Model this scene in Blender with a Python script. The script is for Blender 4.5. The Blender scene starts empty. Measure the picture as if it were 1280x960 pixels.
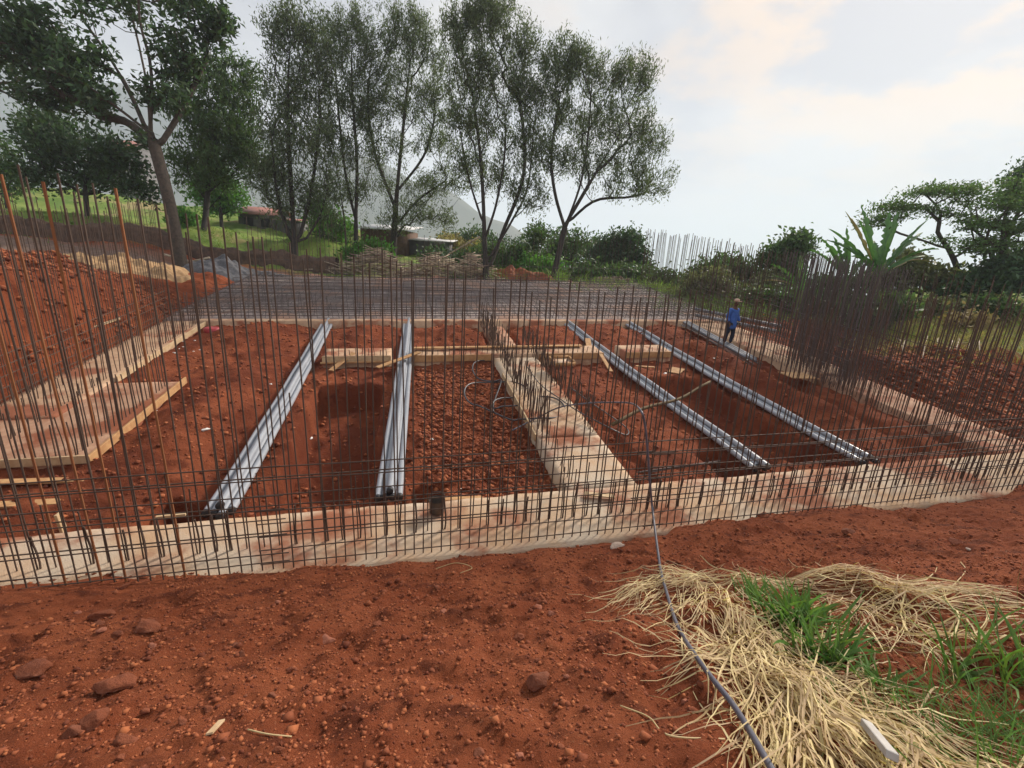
import bpy, bmesh, math, random
import numpy as np
from mathutils import Vector, Matrix, Quaternion
random.seed(7); RNG = np.random.default_rng(7)
scn = bpy.context.scene
col = scn.collection

# ------------------------------------------------------------------ camera
F = 560.0                                   # focal length in pixels of a 1280 wide picture
RHO = math.atan(.059)
PITCH = math.atan(160*math.cos(RHO)/F)
fw = np.array([0, math.cos(PITCH), -math.sin(PITCH)])
_r = np.array([1., 0, 0]); _u = np.array([0, math.sin(PITCH), math.cos(PITCH)])
CR = math.cos(RHO)*_r + math.sin(RHO)*_u
CU = -math.sin(RHO)*_r + math.cos(RHO)*_u
C = np.array([0, 0, 4.05])                  # eye 4 m above the footing
cam_d = bpy.data.cameras.new('camera'); cam = bpy.data.objects.new('camera', cam_d); col.objects.link(cam)
cam_d.sensor_width = 36; cam_d.lens = F/1280*36; cam_d.clip_end = 20000; cam_d.clip_start = .05
cam.matrix_world = Matrix(((CR[0], CU[0], -fw[0], C[0]), (CR[1], CU[1], -fw[1], C[1]), (CR[2], CU[2], -fw[2], C[2]), (0, 0, 0, 1)))
scn.camera = cam
scn.render.resolution_x = 1024; scn.render.resolution_y = 768

# ------------------------------------------------------------------ sky, sun, exposure
SUN_EL = math.radians(33); SUN_AZ = math.radians(42)     # azimuth clockwise from +Y
sd = Vector((math.sin(SUN_AZ)*math.cos(SUN_EL), math.cos(SUN_AZ)*math.cos(SUN_EL), math.sin(SUN_EL)))
w = bpy.data.worlds.new('World'); scn.world = w; w.use_nodes = True
nt = w.node_tree; nt.nodes.clear()
def N(nt, t, **k):
    n = nt.nodes.new(t)
    for a, b in k.items(): setattr(n, a, b)
    return n
def math_node(nt, op, a, b=None, clamp=False):
    n = N(nt, 'ShaderNodeMath', operation=op, use_clamp=clamp)
    for i, v in enumerate((a, b)):
        if v is None: continue
        if isinstance(v, (int, float)): n.inputs[i].default_value = v
        else: nt.links.new(v, n.inputs[i])
    return n.outputs[0]
def mixc(nt, f, a, b, blend='MIX'):
    n = N(nt, 'ShaderNodeMix', data_type='RGBA', blend_type=blend)
    for i, v in ((0, f), (6, a), (7, b)):
        if isinstance(v, (int, float)): n.inputs[i].default_value = v
        elif isinstance(v, (tuple, list)): n.inputs[i].default_value = (*v[:3], 1)
        else: nt.links.new(v, n.inputs[i])
    return n.outputs[2]
def ramp(nt, f, stops):
    n = N(nt, 'ShaderNodeMapRange', interpolation_type='SMOOTHSTEP')
    nt.links.new(f, n.inputs[0]); n.inputs[1].default_value, n.inputs[2].default_value = stops
    return n.outputs[0]
out = N(nt, 'ShaderNodeOutputWorld'); bg = N(nt, 'ShaderNodeBackground'); bg.inputs[1].default_value = .057
sky = N(nt, 'ShaderNodeTexSky', sky_type='NISHITA', sun_disc=False, sun_elevation=SUN_EL, sun_rotation=SUN_AZ, dust_density=4, altitude=1200)
tc = N(nt, 'ShaderNodeTexCoord')
sep = N(nt, 'ShaderNodeSeparateXYZ'); nt.links.new(tc.outputs['Generated'], sep.inputs[0])
zz = math_node(nt, 'ADD', math_node(nt, 'MAXIMUM', sep.outputs[2], 0.0), .22)
cmb = N(nt, 'ShaderNodeCombineXYZ')
nt.links.new(math_node(nt, 'DIVIDE', sep.outputs[0], zz), cmb.inputs[0]); nt.links.new(math_node(nt, 'DIVIDE', sep.outputs[1], zz), cmb.inputs[1])
nz = N(nt, 'ShaderNodeTexNoise'); nz.inputs['Scale'].default_value = 1.15; nz.inputs['Detail'].default_value = 5; nz.inputs['Roughness'].default_value = .5; nz.inputs['Distortion'].default_value = .3
nt.links.new(cmb.outputs[0], nz.inputs['Vector'])
nz2 = N(nt, 'ShaderNodeTexNoise'); nz2.inputs['Scale'].default_value = 2.6; nz2.inputs['Detail'].default_value = 7; nz2.inputs['Roughness'].default_value = .55
nt.links.new(cmb.outputs[0], nz2.inputs['Vector'])
dt = N(nt, 'ShaderNodeVectorMath', operation='DOT_PRODUCT'); nt.links.new(tc.outputs['Generated'], dt.inputs[0]); dt.inputs[1].default_value = sd
glow = math_node(nt, 'POWER', math_node(nt, 'MAXIMUM', dt.outputs['Value'], 0.0), 8)
base = mixc(nt, ramp(nt, nz.outputs[0], (.40, .60)), (4.7, 4.6, 5.0), (7.6, 7.3, 7.0))       # grey-lilac to white cloud
lump = ramp(nt, nz2.outputs[0], (.44, .58))
warm = mixc(nt, math_node(nt, 'MULTIPLY', glow, lump), base, (11.5, 7.4, 3.8))                # lit cloud round the veiled sun
skyc = mixc(nt, .86, sky.outputs[0], warm)
hz = ramp(nt, sep.outputs[2], (.30, -.02))
fin = mixc(nt, math_node(nt, 'MULTIPLY', hz, .75), skyc, (4.3, 4.25, 4.75))
nt.links.new(fin, bg.inputs[0]); nt.links.new(bg.outputs[0], out.inputs[0])
sl = bpy.data.lights.new('sun', 'SUN'); sl.energy = 3.6; sl.angle = math.radians(8); sl.color = (1, .9, .78)
so = bpy.data.objects.new('sun', sl); col.objects.link(so); so.location = (40, 40, 60)
so.rotation_euler = (-sd).to_track_quat('-Z', 'Y').to_euler()
scn.view_settings.view_transform = 'Standard'; scn.view_settings.look = 'None'
scn.view_settings.exposure = 1.0; scn.view_settings.gamma = 1; scn.view_settings.use_curve_mapping = False
scn.cycles.max_bounces = 6; scn.cycles.transparent_max_bounces = 8; scn.cycles.volume_bounces = 3

# ------------------------------------------------------------------ geometry of the place
def ray(x, y): return (x-640)/F*CR - (y-480)/F*CU + fw
def W(x, y, D): return C + ray(x, y)*D                       # world point at axial distance D
def proj(P):
    q = np.asarray(P)-C; z = q@fw
    return 640+F*(q@CR)/z, 480-F*(q@CU)/z
_d = ray(640, 690); O = C + _d*(4.05/-_d[2])                 # the site's own frame: u along the front footing, v into the pit
EY = np.array([-.23123932, .96731457, .10407157]); EX = np.array([.9728969, .2299125, .02473586]); EN = np.cross(EX, EY)
def P(u, v, w=0): return O + u*EX + v*EY + np.array([0, 0, w])
_M = np.linalg.inv(np.array([[EX[0], EY[0]], [EX[1], EY[1]]]))
def UV(x, y):
    a = np.asarray(x)-O[0]; b = np.asarray(y)-O[1]
    return _M[0, 0]*a+_M[0, 1]*b, _M[1, 0]*a+_M[1, 1]*b
def Spx(x, y, wz=0):                                         # point of the site plane
    d = ray(x, y); o = O+np.array([0, 0, wz]); return C + d*(EN@(o-C))/(EN@d)
_lat = RNG.random((256, 256))
def vnoise(x, y, s=0):
    x = np.asarray(x, float)+s*17.3; y = np.asarray(y, float)+s*31.7
    xi = np.floor(x).astype(int); yi = np.floor(y).astype(int); fx = x-xi; fy = y-yi
    fx = fx*fx*(3-2*fx); fy = fy*fy*(3-2*fy)
    a = _lat[xi % 256, yi % 256]; b = _lat[(xi+1) % 256, yi % 256]; c = _lat[xi % 256, (yi+1) % 256]; d = _lat[(xi+1) % 256, (yi+1) % 256]
    return (a*(1-fx)+b*fx)*(1-fy)+(c*(1-fx)+d*fx)*fy-.5
def fbm(x, y, o=4, s=0):
    r = 0; k = 1.0
    for i in range(o): r = r+k*vnoise(np.asarray(x)*2**i, np.asarray(y)*2**i, s+i); k *= .5
    return r
def sst(a, b, x): t = np.clip((np.asarray(x, float)-a)/(b-a), 0, 1); return t*t*(3-2*t)
CTRL = np.array([W(*c) for c in [
    (-60, 335, 11), (0, 318, 14), (60, 322, 15), (120, 348, 16), (190, 366, 17.5), (250, 362, 20), (190, 345, 22.5), (300, 344, 24), (-200, 300, 16), (-100, 300, 20),
    (170, 306, 27), (300, 331, 29), (420, 345, 30), (60, 300, 25), (-40, 292, 24),
    (250, 285, 34), (400, 298, 36), (100, 268, 32), (0, 262, 31), (330, 277, 48), (420, 284, 50), (300, 262, 62), (100, 240, 55), (0, 236, 60),
    (430, 342, 31), (500, 345, 32), (600, 348, 30), (700, 352, 31), (800, 358, 31), (450, 318, 40), (520, 318, 44), (600, 332, 42), (700, 342, 41), (800, 362, 38), (500, 312, 70), (650, 345, 70), (760, 380, 65),
    (880, 378, 27), (905, 396, 23), (950, 402, 21), (1000, 426, 19), (1050, 444, 17.5), (1100, 446, 16.5), (1160, 432, 16), (1215, 432, 15.5), (1280, 470, 13.5), (1290, 525, 11.8), (1330, 560, 10.5),
    (1100, 402, 22), (1180, 396, 21), (1280, 380, 21), (1280, 425, 17), (1200, 420, 17.5), (1400, 380, 22), (1400, 500, 12),
    (1000, 388, 30), (1100, 378, 32), (1200, 365, 35), (1280, 355, 40), (900, 420, 48), (1000, 420, 60), (1200, 380, 70)]])
def outer(x, y):
    x = np.asarray(x, float); y = np.asarray(y, float); num = 0; den = 0
    for cx, cy, cz in CTRL:
        wt = 1/((x-cx)**2+(y-cy)**2+1.0)**1.6
        num = num+wt*cz; den = den+wt
    z = num/den
    r = np.hypot(x, y)
    far = -60*sst(70, 420, r)-140*sst(400, 3000, r) + 6*fbm(x/60, y/60, 3, 5)*sst(60, 200, r)
    return z + far
# footings: (u0, u1, v0, v1)
FRONT = (-13, 13.2, 0, 1.33); LEFT = (-10.0, -8.55, 5.2, 13.2); LPAD = (-9.6, -7.0, 3.4, 7.15); CENTRE = (1.25, 2.62, 1.33, 13.1)
CROSS = (-3.9, 7.5, 8.45, 9.3); FAR = (-10, 13.4, 13.1, 22.8); RIGHT = (11.35, 12.9, 1.33, 13.1)
SPU = [-13, -7, -5.3, -3.5, -2.2, -1.3, 2.4, 2.7, 4.4, 6.35, 6.6, 9.6, 10.2, 14]
SPV = [.6, .5, .4, .14, .08, -.03, -.03, .16, .17, .2, -.03, -.03, .3, .4]
def height(x, y):
    x = np.asarray(x, float); y = np.asarray(y, float)
    u, v = UV(x, y)
    zS = O[2]+u*EX[2]+v*EY[2]
    # ---- pit floor
    pw = -.22 + .09*(1-sst(-5.4, -4.6, u)) + .12*fbm(x*.8, y*.8, 3, 1) + .11*fbm(x*3, y*3, 3, 2)
    clod = np.clip(vnoise(x*5, y*5, 9), 0.05, 1)-.05
    pw = pw + .22*clod*sst(-1.2, .2, u)*(1-sst(1.0, 1.3, u))*sst(1.5, 2.5, v)*(1-sst(7, 8, v))      # cloddy fill
    for uc in (-6.4, -3.0, .2, 3.9, 6.6, 9.4):                                                       # humps along the far footing
        pw = pw + .34*np.exp(-((u-uc)/1.1)**2-((v-11.6)/1.1)**2)
    pw = pw + .30*np.exp(-((u+5.9)/.7)**2-((v-5.2)/2.6)**2) + .34*np.exp(-((u-9.25)/.55)**2)*sst(2, 3.4, v)*(1-sst(9, 11, v))
    def hole(u0, u1, v0, v1, d, s=.07):
        j = .08*fbm(x*2.2, y*2.2, 2, 12)
        return d*sst(u0-s, u0+s, u+j)*(1-sst(u1-s, u1+s, u+j))*sst(v0-s, v0+s, v+j)*(1-sst(v1-s, v1+s, v+j))
    pw = pw - hole(-3.75, -2.15, 1.9, 6.9, .72) - hole(5.9, 7.55, 2.0, 6.9, .6) - hole(-5.2, -4.55, 1.42, 2.1, .6) - hole(-1.35, -.85, 1.42, 2.1, .55) \
            - hole(4.7, 5.3, 1.6, 2.6, .45) - hole(7.2, 7.75, 1.7, 2.5, .45) - hole(2.75, 3.3, 1.5, 5.5, .12) - hole(9.9, 10.5, 2, 12, .15)
    foot = 0
    for (a, b, c, d) in (FRONT, LEFT, LPAD, CENTRE, CROSS, FAR, RIGHT):
        foot = np.maximum(foot, (sst(a, a+.18, u)*(1-sst(b-.18, b, u))*sst(c, c+.18, v)*(1-sst(d-.18, d, v))))
    pw = pw*(1-foot) + (-.34)*foot
    zp = zS+pw
    # ---- land round the pit
    zo = outer(x, y) + (.30*fbm(x*.5, y*.5, 4, 3) + .26*fbm(x*2.0, y*2.0, 4, 4))*sst(5, 9, y)
    zo = zo + (.25*np.abs(fbm(x*.9, y*.9, 4, 15))+.22*fbm(x*2.6, y*2.6, 3, 16))*(1-sst(-12, -10.6, u))*sst(2, 5, v)*(1-sst(15, 19, v))
    edgeL = 1-sst(-11.3, -9.85, u+.25*fbm(x, y, 2, 6)); edgeR = sst(12.85, 14.4, u+.3*fbm(x, y, 2, 7)); edgeB = sst(22.9, 24.5, v)
    k = np.maximum(np.maximum(edgeL, edgeR), edgeB)
    z = zp*(1-k)+zo*k
    # ---- bank in front
    sp = np.interp(u, SPU, SPV)+.10*fbm(x*2.5, y*2.5, 3, 8)
    s = sp-v
    rough = .11*fbm(x*1.1, y*1.1, 3, 10)+.085*fbm(x*4.2, y*4.2, 4, 11)+.034*fbm(x*15, y*15, 2, 13)
    pitl = np.clip(vnoise(x*2.7, y*2.7, 14)-.24, 0, 1)*-.32
    rise = np.where(s > 0, .36*s+.018*s*s, 0); rise = np.where(s > 6.2, .36*6.2+.018*38.4+.02*(s-6.2), rise)
    zb = O[2]+u*EX[2] + .02 + rise + (rough+pitl)*sst(-.05, .8, s)
    zb = np.where(s < 0, zS + np.maximum(-.34, 1.3*s+.02), zb)
    kb = sst(-.45, -.25, s)
    z2 = z*(1-kb)+zb*kb
    return z2
def hz1(x, y): return float(height(np.array([x]), np.array([y]))[0])
def hit(px, py, lift=0):
    d = ray(px, py); t = np.concatenate([np.arange(.6, 14, .03), np.arange(14, 80, .1)])
    q = C+d[None, :]*t[:, None]; g = q[:, 2]-height(q[:, 0], q[:, 1])
    i = np.argmax(g < 0)
    if g[i] >= 0: i = len(t)-1
    p = q[i].copy(); p[2] = hz1(p[0], p[1])+lift
    return p

# ------------------------------------------------------------------ materials
MATS = {}
def mat(name, c1, c2=None, scale=4, rough=.85, bump=0, bscale=40, metal=0, island=0, trans=0, spec=.3, coord='Object', c3=None, s3=1.0, hue=.04):
    m = bpy.data.materials.new(name); m.use_nodes = True; t = m.node_tree; b = t.nodes['Principled BSDF']; MATS[name] = m
    b.inputs['Roughness'].default_value = rough; b.inputs['Metallic'].default_value = metal; b.inputs['Specular IOR Level'].default_value = spec
    tcn = N(t, 'ShaderNodeTexCoord'); geo = N(t, 'ShaderNodeNewGeometry')
    vec = geo.outputs['Position'] if coord == 'World' else tcn.outputs['Object']
    def noise(s, d=6, r=.6):
        n = N(t, 'ShaderNodeTexNoise'); n.inputs['Scale'].default_value = s; n.inputs['Detail'].default_value = d; n.inputs['Roughness'].default_value = r
        t.links.new(vec, n.inputs['Vector']); return n.outputs[0]
    colr = None
    if c2 is not None:
        colr = mixc(t, ramp(t, noise(scale), (.32, .68)), c1, c2)
        if c3 is not None: colr = mixc(t, ramp(t, noise(s3, 5), (.48, .62)), colr, c3)
    if island:
        rnd = geo.outputs['Random Per Island']
        v = math_node(t, 'ADD', math_node(t, 'MULTIPLY', rnd, island), 1-island/2)
        hsv = N(t, 'ShaderNodeHueSaturation'); t.links.new(v, hsv.inputs['Value'])
        t.links.new(math_node(t, 'ADD', math_node(t, 'MULTIPLY', rnd, hue), .5-hue/2), hsv.inputs['Hue'])
        if colr is None: hsv.inputs['Color'].default_value = (*c1, 1)
        else: t.links.new(colr, hsv.inputs['Color'])
        colr = hsv.outputs[0]
    if colr is None: b.inputs['Base Color'].default_value = (*c1, 1)
    else: t.links.new(colr, b.inputs['Base Color'])
    if bump:
        bn = N(t, 'ShaderNodeBump'); bn.inputs['Strength'].default_value = bump; bn.inputs['Distance'].default_value = .03
        t.links.new(noise(bscale, 7, .65), bn.inputs['Height']); t.links.new(bn.outputs[0], b.inputs['Normal'])
    if trans:
        tr = N(t, 'ShaderNodeBsdfTranslucent')
        if colr is None: tr.inputs[0].default_value = (*c1, 1)
        else:
            t.links.new(mixc(t, 1.0, colr, (1.25, 1.35, .7), 'MULTIPLY'), tr.inputs[0])
        mx = N(t, 'ShaderNodeMixShader'); mx.inputs[0].default_value = trans
        t.links.new(b.outputs[0], mx.inputs[1]); t.links.new(tr.outputs[0], mx.inputs[2]); t.links.new(mx.outputs[0], t.nodes['Material Output'].inputs[0])
    return m
mat('rust', (.12, .078, .057), (.072, .055, .047), 9, .75, metal=.2)
mat('rust_grey', (.15, .125, .12), (.085, .07, .068), 9, .7, metal=.25)
mat('rust_orange', (.30, .12, .045), (.17, .07, .035), 3, .8)
mat('concrete', (.58, .48, .37), (.54, .35, .21), 1.1, .9, .7, 60, coord='World', c3=(.31, .115, .06), s3=.62)
mat('concrete_dusty', (.56, .38, .25), (.44, .28, .18), 2.5, .9, .5, 60, coord='World', c3=(.30, .11, .06), s3=.9)
mat('concrete_soiled', (.48, .30, .20), (.30, .13, .075), 1.6, .9, .5, 60, coord='World', c3=(.26, .085, .042), s3=.8)
mat('blinding', (.36, .30, .28), (.17, .135, .13), 2.2, .9, .5, 50, coord='World', c3=(.33, .21, .16), s3=.6)
mat('timber', (.50, .30, .14), (.38, .20, .09), 6, .75, .15, 30)
mat('timber_pale', (.56, .42, .26), (.44, .30, .17), 6, .75, .15, 30)
mat('pole_wood', (.17, .12, .06), (.11, .075, .04), 6, .85, .2, 30)
mat('plastic_pipe', (.34, .36, .40), (.28, .30, .34), 2, .32, spec=.5)
mat('dark_cap', (.03, .03, .035), rough=.5)
mat('hose', (.035, .037, .045), (.05, .05, .06), 5, .4, spec=.5)
mat('hose_worn', (.12, .12, .15), (.09, .09, .12), 5, .42, spec=.5)
mat('clod', (.24, .075, .036), (.15, .044, .022), 6, .95, .8, 25, c3=(.32, .13, .075), s3=3)
mat('stone_pink', (.34, .13, .08), (.24, .08, .045), 5, .95, .6, 25)
mat('stone_dark', (.22, .075, .040), (.11, .036, .02), 5, .95, .6, 25)
mat('stone_pale', (.45, .36, .30), (.34, .24, .19), 5, .95, .6, 25)
mat('pebble', (.25, .075, .033), rough=.95, island=1.0, hue=.012)
mat('straw', (.64, .51, .31), (.50, .37, .20), 5, .7, island=.55, trans=.25)
mat('grass_blade', (.095, .19, .045), (.145, .25, .065), 5, .55, island=.6, trans=.35)
mat('grass_mix', (.10, .17, .045), (.15, .22, .06), 3, .65, island=.7, trans=.35)
mat('grass_lush', (.15, .25, .05), (.20, .29, .07), 3, .65, island=.6, trans=.35)
mat('grass_dry', (.32, .25, .12), (.24, .22, .09), 3, .7, island=.6, trans=.3)
mat('leaf_dark', (.046, .085, .040), (.068, .118, .052), 2, .5, island=.9, trans=.3)
mat('leaf_fern', (.092, .122, .070), (.128, .162, .088), 2, .6, island=.9, trans=.38)
mat('leaf_mid', (.065, .115, .042), (.09, .145, .052), 2, .6, island=.8, trans=.30)
mat('leaf_bright', (.09, .22, .04), (.12, .26, .05), 2, .55, island=.6, trans=.35)
mat('leaf_olive', (.12, .14, .065), (.17, .18, .09), 2, .6, island=.8, trans=.3)
mat('leaf_acacia', (.08, .14, .045), (.105, .17, .055), 2, .6, island=.8, trans=.3)
mat('banana', (.055, .14, .045), (.08, .18, .055), 3, .45, trans=.35, spec=.5)
mat('banana_dry', (.30, .24, .12), (.20, .15, .07), 3, .8, trans=.2)
mat('bark', (.085, .065, .05), (.05, .04, .033), 6, .9, .8, 14)
mat('bark_dark', (.05, .042, .036), (.035, .03, .027), 6, .9, .8, 14)
mat('sticks', (.46, .37, .28), (.30, .23, .17), 5, .9, island=.6)
mat('sand', (.42, .27, .14), (.34, .21, .11), 3, .95, .5, 30)
mat('gravel', (.13, .13, .14), (.09, .09, .10), 9, .95, 1.0, 30)
mat('soil_heap', (.26, .09, .045), (.19, .06, .03), 3, .95, .8, 20)
mat('wall_earth', (.15, .095, .07), (.08, .055, .043), 3, .95, .8, 8)
mat('shed_wall', (.16, .155, .16), (.12, .115, .12), 3, .85)
mat('shed_roof', (.34, .16, .13), (.26, .12, .10), 2, .7)
mat('white_roof', (.62, .62, .62), (.5, .5, .5), 2, .5)
mat('brown_wall', (.14, .085, .055), (.09, .055, .04), 3, .9)
mat('blue_cloth', (.06, .15, .48), (.045, .12, .40), 12, .85)
mat('dark_cloth', (.02, .025, .05), (.03, .032, .05), 9, .9)
mat('skin', (.10, .05, .03), rough=.6)
mat('cap_cloth', (.50, .34, .26), rough=.85)
mat('plastic_red', (.42, .05, .06), (.34, .04, .05), 8, .4)
mat('plastic_white', (.72, .70, .68), rough=.5)
mat('plastic_yellow', (.65, .50, .10), rough=.5)
mat('tin', (.10, .09, .085), (.14, .11, .09), 8, .5, metal=.5)
mat('hill', (.06, .075, .045), (.09, .09, .05), .01, .95, coord='World')
mat('steel', (.24, .25, .28), (.18, .18, .20), 4, .5, metal=.4)
mat('alu', (.50, .48, .46), (.40, .38, .36), 5, .55)
# ground: earth, grass and grit by zones of the land itself
gm = bpy.data.materials.new('ground_soil'); gm.use_nodes = True; t = gm.node_tree; b = t.nodes['Principled BSDF']; MATS['ground'] = gm
b.inputs['Roughness'].default_value = .96; b.inputs['Specular IOR Level'].default_value = .12
geo = N(t, 'ShaderNodeNewGeometry'); at = N(t, 'ShaderNodeAttribute', attribute_name='zone'); sp = N(t, 'ShaderNodeSeparateColor'); t.links.new(at.outputs['Color'], sp.inputs[0])
def gn(s, d=6, r=.6):
    n = N(t, 'ShaderNodeTexNoise'); n.inputs['Scale'].default_value = s; n.inputs['Detail'].default_value = d; n.inputs['Roughness'].default_value = r
    t.links.new(geo.outputs['Position'], n.inputs['Vector']); return n.outputs[0]
soil = mixc(t, ramp(t, gn(1.1, 7), (.35, .65)), (.235, .061, .026), (.325, .096, .042))
soil = mixc(t, math_node(t, 'MULTIPLY', ramp(t, gn(3.3, 6), (.52, .66)), .85), soil, (.115, .031, .016))
soil = mixc(t, math_node(t, 'MULTIPLY', ramp(t, gn(38, 4), (.60, .70)), .55), soil, (.40, .165, .085))
soil = mixc(t, math_node(t, 'MULTIPLY', ramp(t, gn(14, 6, .7), (.55, .70)), .6), soil, (.115, .031, .016))
soil = mixc(t, sp.outputs[2], soil, (.145, .036, .017))                                        # freshly dug, moist earth
grass = mixc(t, ramp(t, gn(.5, 6), (.35, .65)), (.12, .20, .045), (.22, .28, .07))
grass = mixc(t, ramp(t, gn(.21, 5), (.52, .66)), grass, (.30, .25, .12))
grit = mixc(t, ramp(t, gn(6, 6), (.35, .65)), (.17, .14, .12), (.27, .21, .17))
c_ = mixc(t, sp.outputs[0], soil, grass); c_ = mixc(t, sp.outputs[1], c_, grit)
t.links.new(c_, b.inputs['Base Color'])
b1 = N(t, 'ShaderNodeBump'); b1.inputs['Strength'].default_value = 1.0; b1.inputs['Distance'].default_value = .05; t.links.new(gn(22, 8, .7), b1.inputs['Height'])
b2 = N(t, 'ShaderNodeBump'); b2.inputs['Strength'].default_value = .9; b2.inputs['Distance'].default_value = .015; t.links.new(gn(95, 5, .7), b2.inputs['Height']); t.links.new(b1.outputs[0], b2.inputs['Normal'])
t.links.new(b2.outputs[0], b.inputs['Normal'])

# ------------------------------------------------------------------ object helpers
def mesh_np(name, V, Fc, smooth=False):
    V = np.asarray(V, dtype=np.float32); Fc = np.asarray(Fc, dtype=np.int32); k = Fc.shape[1]
    m = bpy.data.meshes.new(name); m.vertices.add(len(V)); m.vertices.foreach_set('co', V.ravel())
    m.loops.add(Fc.size); m.loops.foreach_set('vertex_index', Fc.ravel())
    m.polygons.add(len(Fc)); m.polygons.foreach_set('loop_start', np.arange(0, Fc.size, k, dtype=np.int32))
    m.polygons.foreach_set('loop_total', np.full(len(Fc), k, dtype=np.int32))
    if smooth: m.polygons.foreach_set('use_smooth', np.ones(len(Fc), dtype=bool))
    m.update(calc_edges=True); m.validate(); return m
def link(name, m, material, parent=None):
    o = bpy.data.objects.new(name, m); col.objects.link(o)
    if material and m is not None and not m.materials: m.materials.append(MATS[material])
    if parent is not None: o.parent = parent
    return o
def tag(o, label=None, cat=None, group=None, kind=None):
    for k, v in (('label', label), ('category', cat), ('group', group), ('kind', kind)):
        if v: o[k] = v
    return o
def thing(name, loc, label, cat, group=None):
    o = bpy.data.objects.new(name, None); col.objects.link(o); o.location = Vector(loc); o.empty_display_size = .2
    return tag(o, label, cat, group)
def part(name, V, Fc, material, root, smooth=False, parent=None):
    L = np.array(root.location); o = link(name, mesh_np(name, np.asarray(V)-L, Fc, smooth), material, parent or root)
    return o
def solo(name, V, Fc, material, label, cat, group=None, smooth=False, kind=None, base=None):
    V = np.asarray(V, float); L = np.array(base) if base is not None else np.array([V[:, 0].mean(), V[:, 1].mean(), V[:, 2].min()])
    o = link(name, mesh_np(name, V-L, Fc, smooth), material); o.location = Vector(L)
    return tag(o, label, cat, group, kind)
def box_vf(c, ax, ay, az):                                   # centre and three half-axes
    c, ax, ay, az = map(np.asarray, (c, ax, ay, az))
    V = [c+sx*ax+sy*ay+sz*az for sz in (-1, 1) for sy in (-1, 1) for sx in (-1, 1)]
    return np.array(V), np.array([[0, 2, 3, 1], [4, 5, 7, 6], [0, 1, 5, 4], [2, 6, 7, 3], [0, 4, 6, 2], [1, 3, 7, 5]])
def join(parts):
    Vs, Fs, n = [], [], 0
    for V, Fc in parts: Vs.append(np.asarray(V, float)); Fs.append(np.asarray(Fc)+n); n += len(V)
    return np.vstack(Vs), np.vstack(Fs)
def tube(pts, rad, k=8, cap=True):
    pts = np.asarray(pts, float); n = len(pts); rad = np.broadcast_to(np.asarray(rad, float), (n,))
    T = np.gradient(pts, axis=0); T /= np.linalg.norm(T, axis=1)[:, None]+1e-9
    ref = np.array([0, 0, 1.]) if abs(T[0][2]) < .9 else np.array([1., 0, 0])
    V = []
    A = np.cross(T[0], ref); A /= np.linalg.norm(A)
    for i in range(n):
        A = A-T[i]*(A@T[i]); A /= np.linalg.norm(A)+1e-9; B = np.cross(T[i], A)
        for j in range(k):
            a = 2*math.pi*j/k; V.append(pts[i]+rad[i]*(math.cos(a)*A+math.sin(a)*B))
    Fc = [[i*k+j, i*k+(j+1) % k, (i+1)*k+(j+1) % k, (i+1)*k+j] for i in range(n-1) for j in range(k)]
    if cap:
        for i, s in ((0, 1), (n-1, -1)):
            V.append(pts[i]); c = len(V)-1
            for j in range(0, k, 2):
                q = [i*k+j, i*k+(j+1) % k, i*k+(j+2) % k]
                Fc.append([c, q[2], q[1], q[0]] if s > 0 else [c, q[0], q[1], q[2]])
    return np.array(V), np.array(Fc)
def spline(pts, n=60):
    p = np.asarray(pts, float); p = np.vstack([2*p[0]-p[1], p, 2*p[-1]-p[-2]]); o = []
    m = len(p)-3
    for t in np.linspace(0, m-1e-6, n):
        i = int(t); f = t-i; a, b, c, d = p[i:i+4]
        o.append(.5*((2*b)+(-a+c)*f+(2*a-5*b+4*c-d)*f*f+(-a+3*b-3*c+d)*f**3))
    return np.array(o)

# ------------------------------------------------------------------ the ground, one sheet
def spaced(segs):
    a = [segs[0][0]]
    for s, e, d in segs:
        n = max(1, int(round((e-s)/d))); a += list(np.linspace(s, e, n+1)[1:])
    return np.array(a)
def grow(a, b, d, g):
    o = [a]
    while o[-1] < b: o.append(o[-1]+d); d *= g
    return np.array(o)
gx = np.concatenate([-grow(34, 6000, 1.2, 1.17)[::-1], spaced([(-34, -19, .3), (-19, -14, .13), (-14, -7, .085), (-7, 8, .042), (8, 15, .085), (15, 34, .3)])[1:-1], grow(34, 6000, 1.2, 1.17)])
gy = np.concatenate([-grow(3, 3000, 1.5, 1.3)[::-1], spaced([(-3, .5, .2), (.5, 7, .034), (7, 14, .06), (14, 24, .085), (24, 60, .35)])[1:-1], grow(60, 6000, 1.2, 1.17)])
GX, GY = np.meshgrid(gx, gy); GZ = height(GX.ravel(), GY.ravel())
V = np.stack([GX.ravel(), GY.ravel(), GZ], 1); nx, ny = len(gx), len(gy)
ii = (np.arange(ny-1)[:, None]*nx+np.arange(nx-1)[None, :]).ravel()
gmesh = mesh_np('ground', V, np.stack([ii, ii+1, ii+nx+1, ii+nx], 1), True)
gu, gv = UV(V[:, 0], V[:, 1]); gr_ = np.hypot(V[:, 0], V[:, 1])
n1 = fbm(V[:, 0]*.35, V[:, 1]*.35, 4, 20); n2 = fbm(V[:, 0]*1.3, V[:, 1]*1.3, 3, 21)
gzone = sst(27.5, 30, V[:, 1]+n1*2-.15*(V[:, 0]+12)*(V[:, 0] < -12)*.0)*(gv > 24.6)
gzone = np.maximum(gzone, sst(24.8, 26.5, gv+n1*3)*(V[:, 0] > -3))
gzone = np.maximum(gzone, sst(17.3, 18.6, gu+n1*2.2+.0*gv)*(gv < 26)*sst(1.5, 5, gv)); gzone = np.maximum(gzone, sst(40, 60, gr_))
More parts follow.
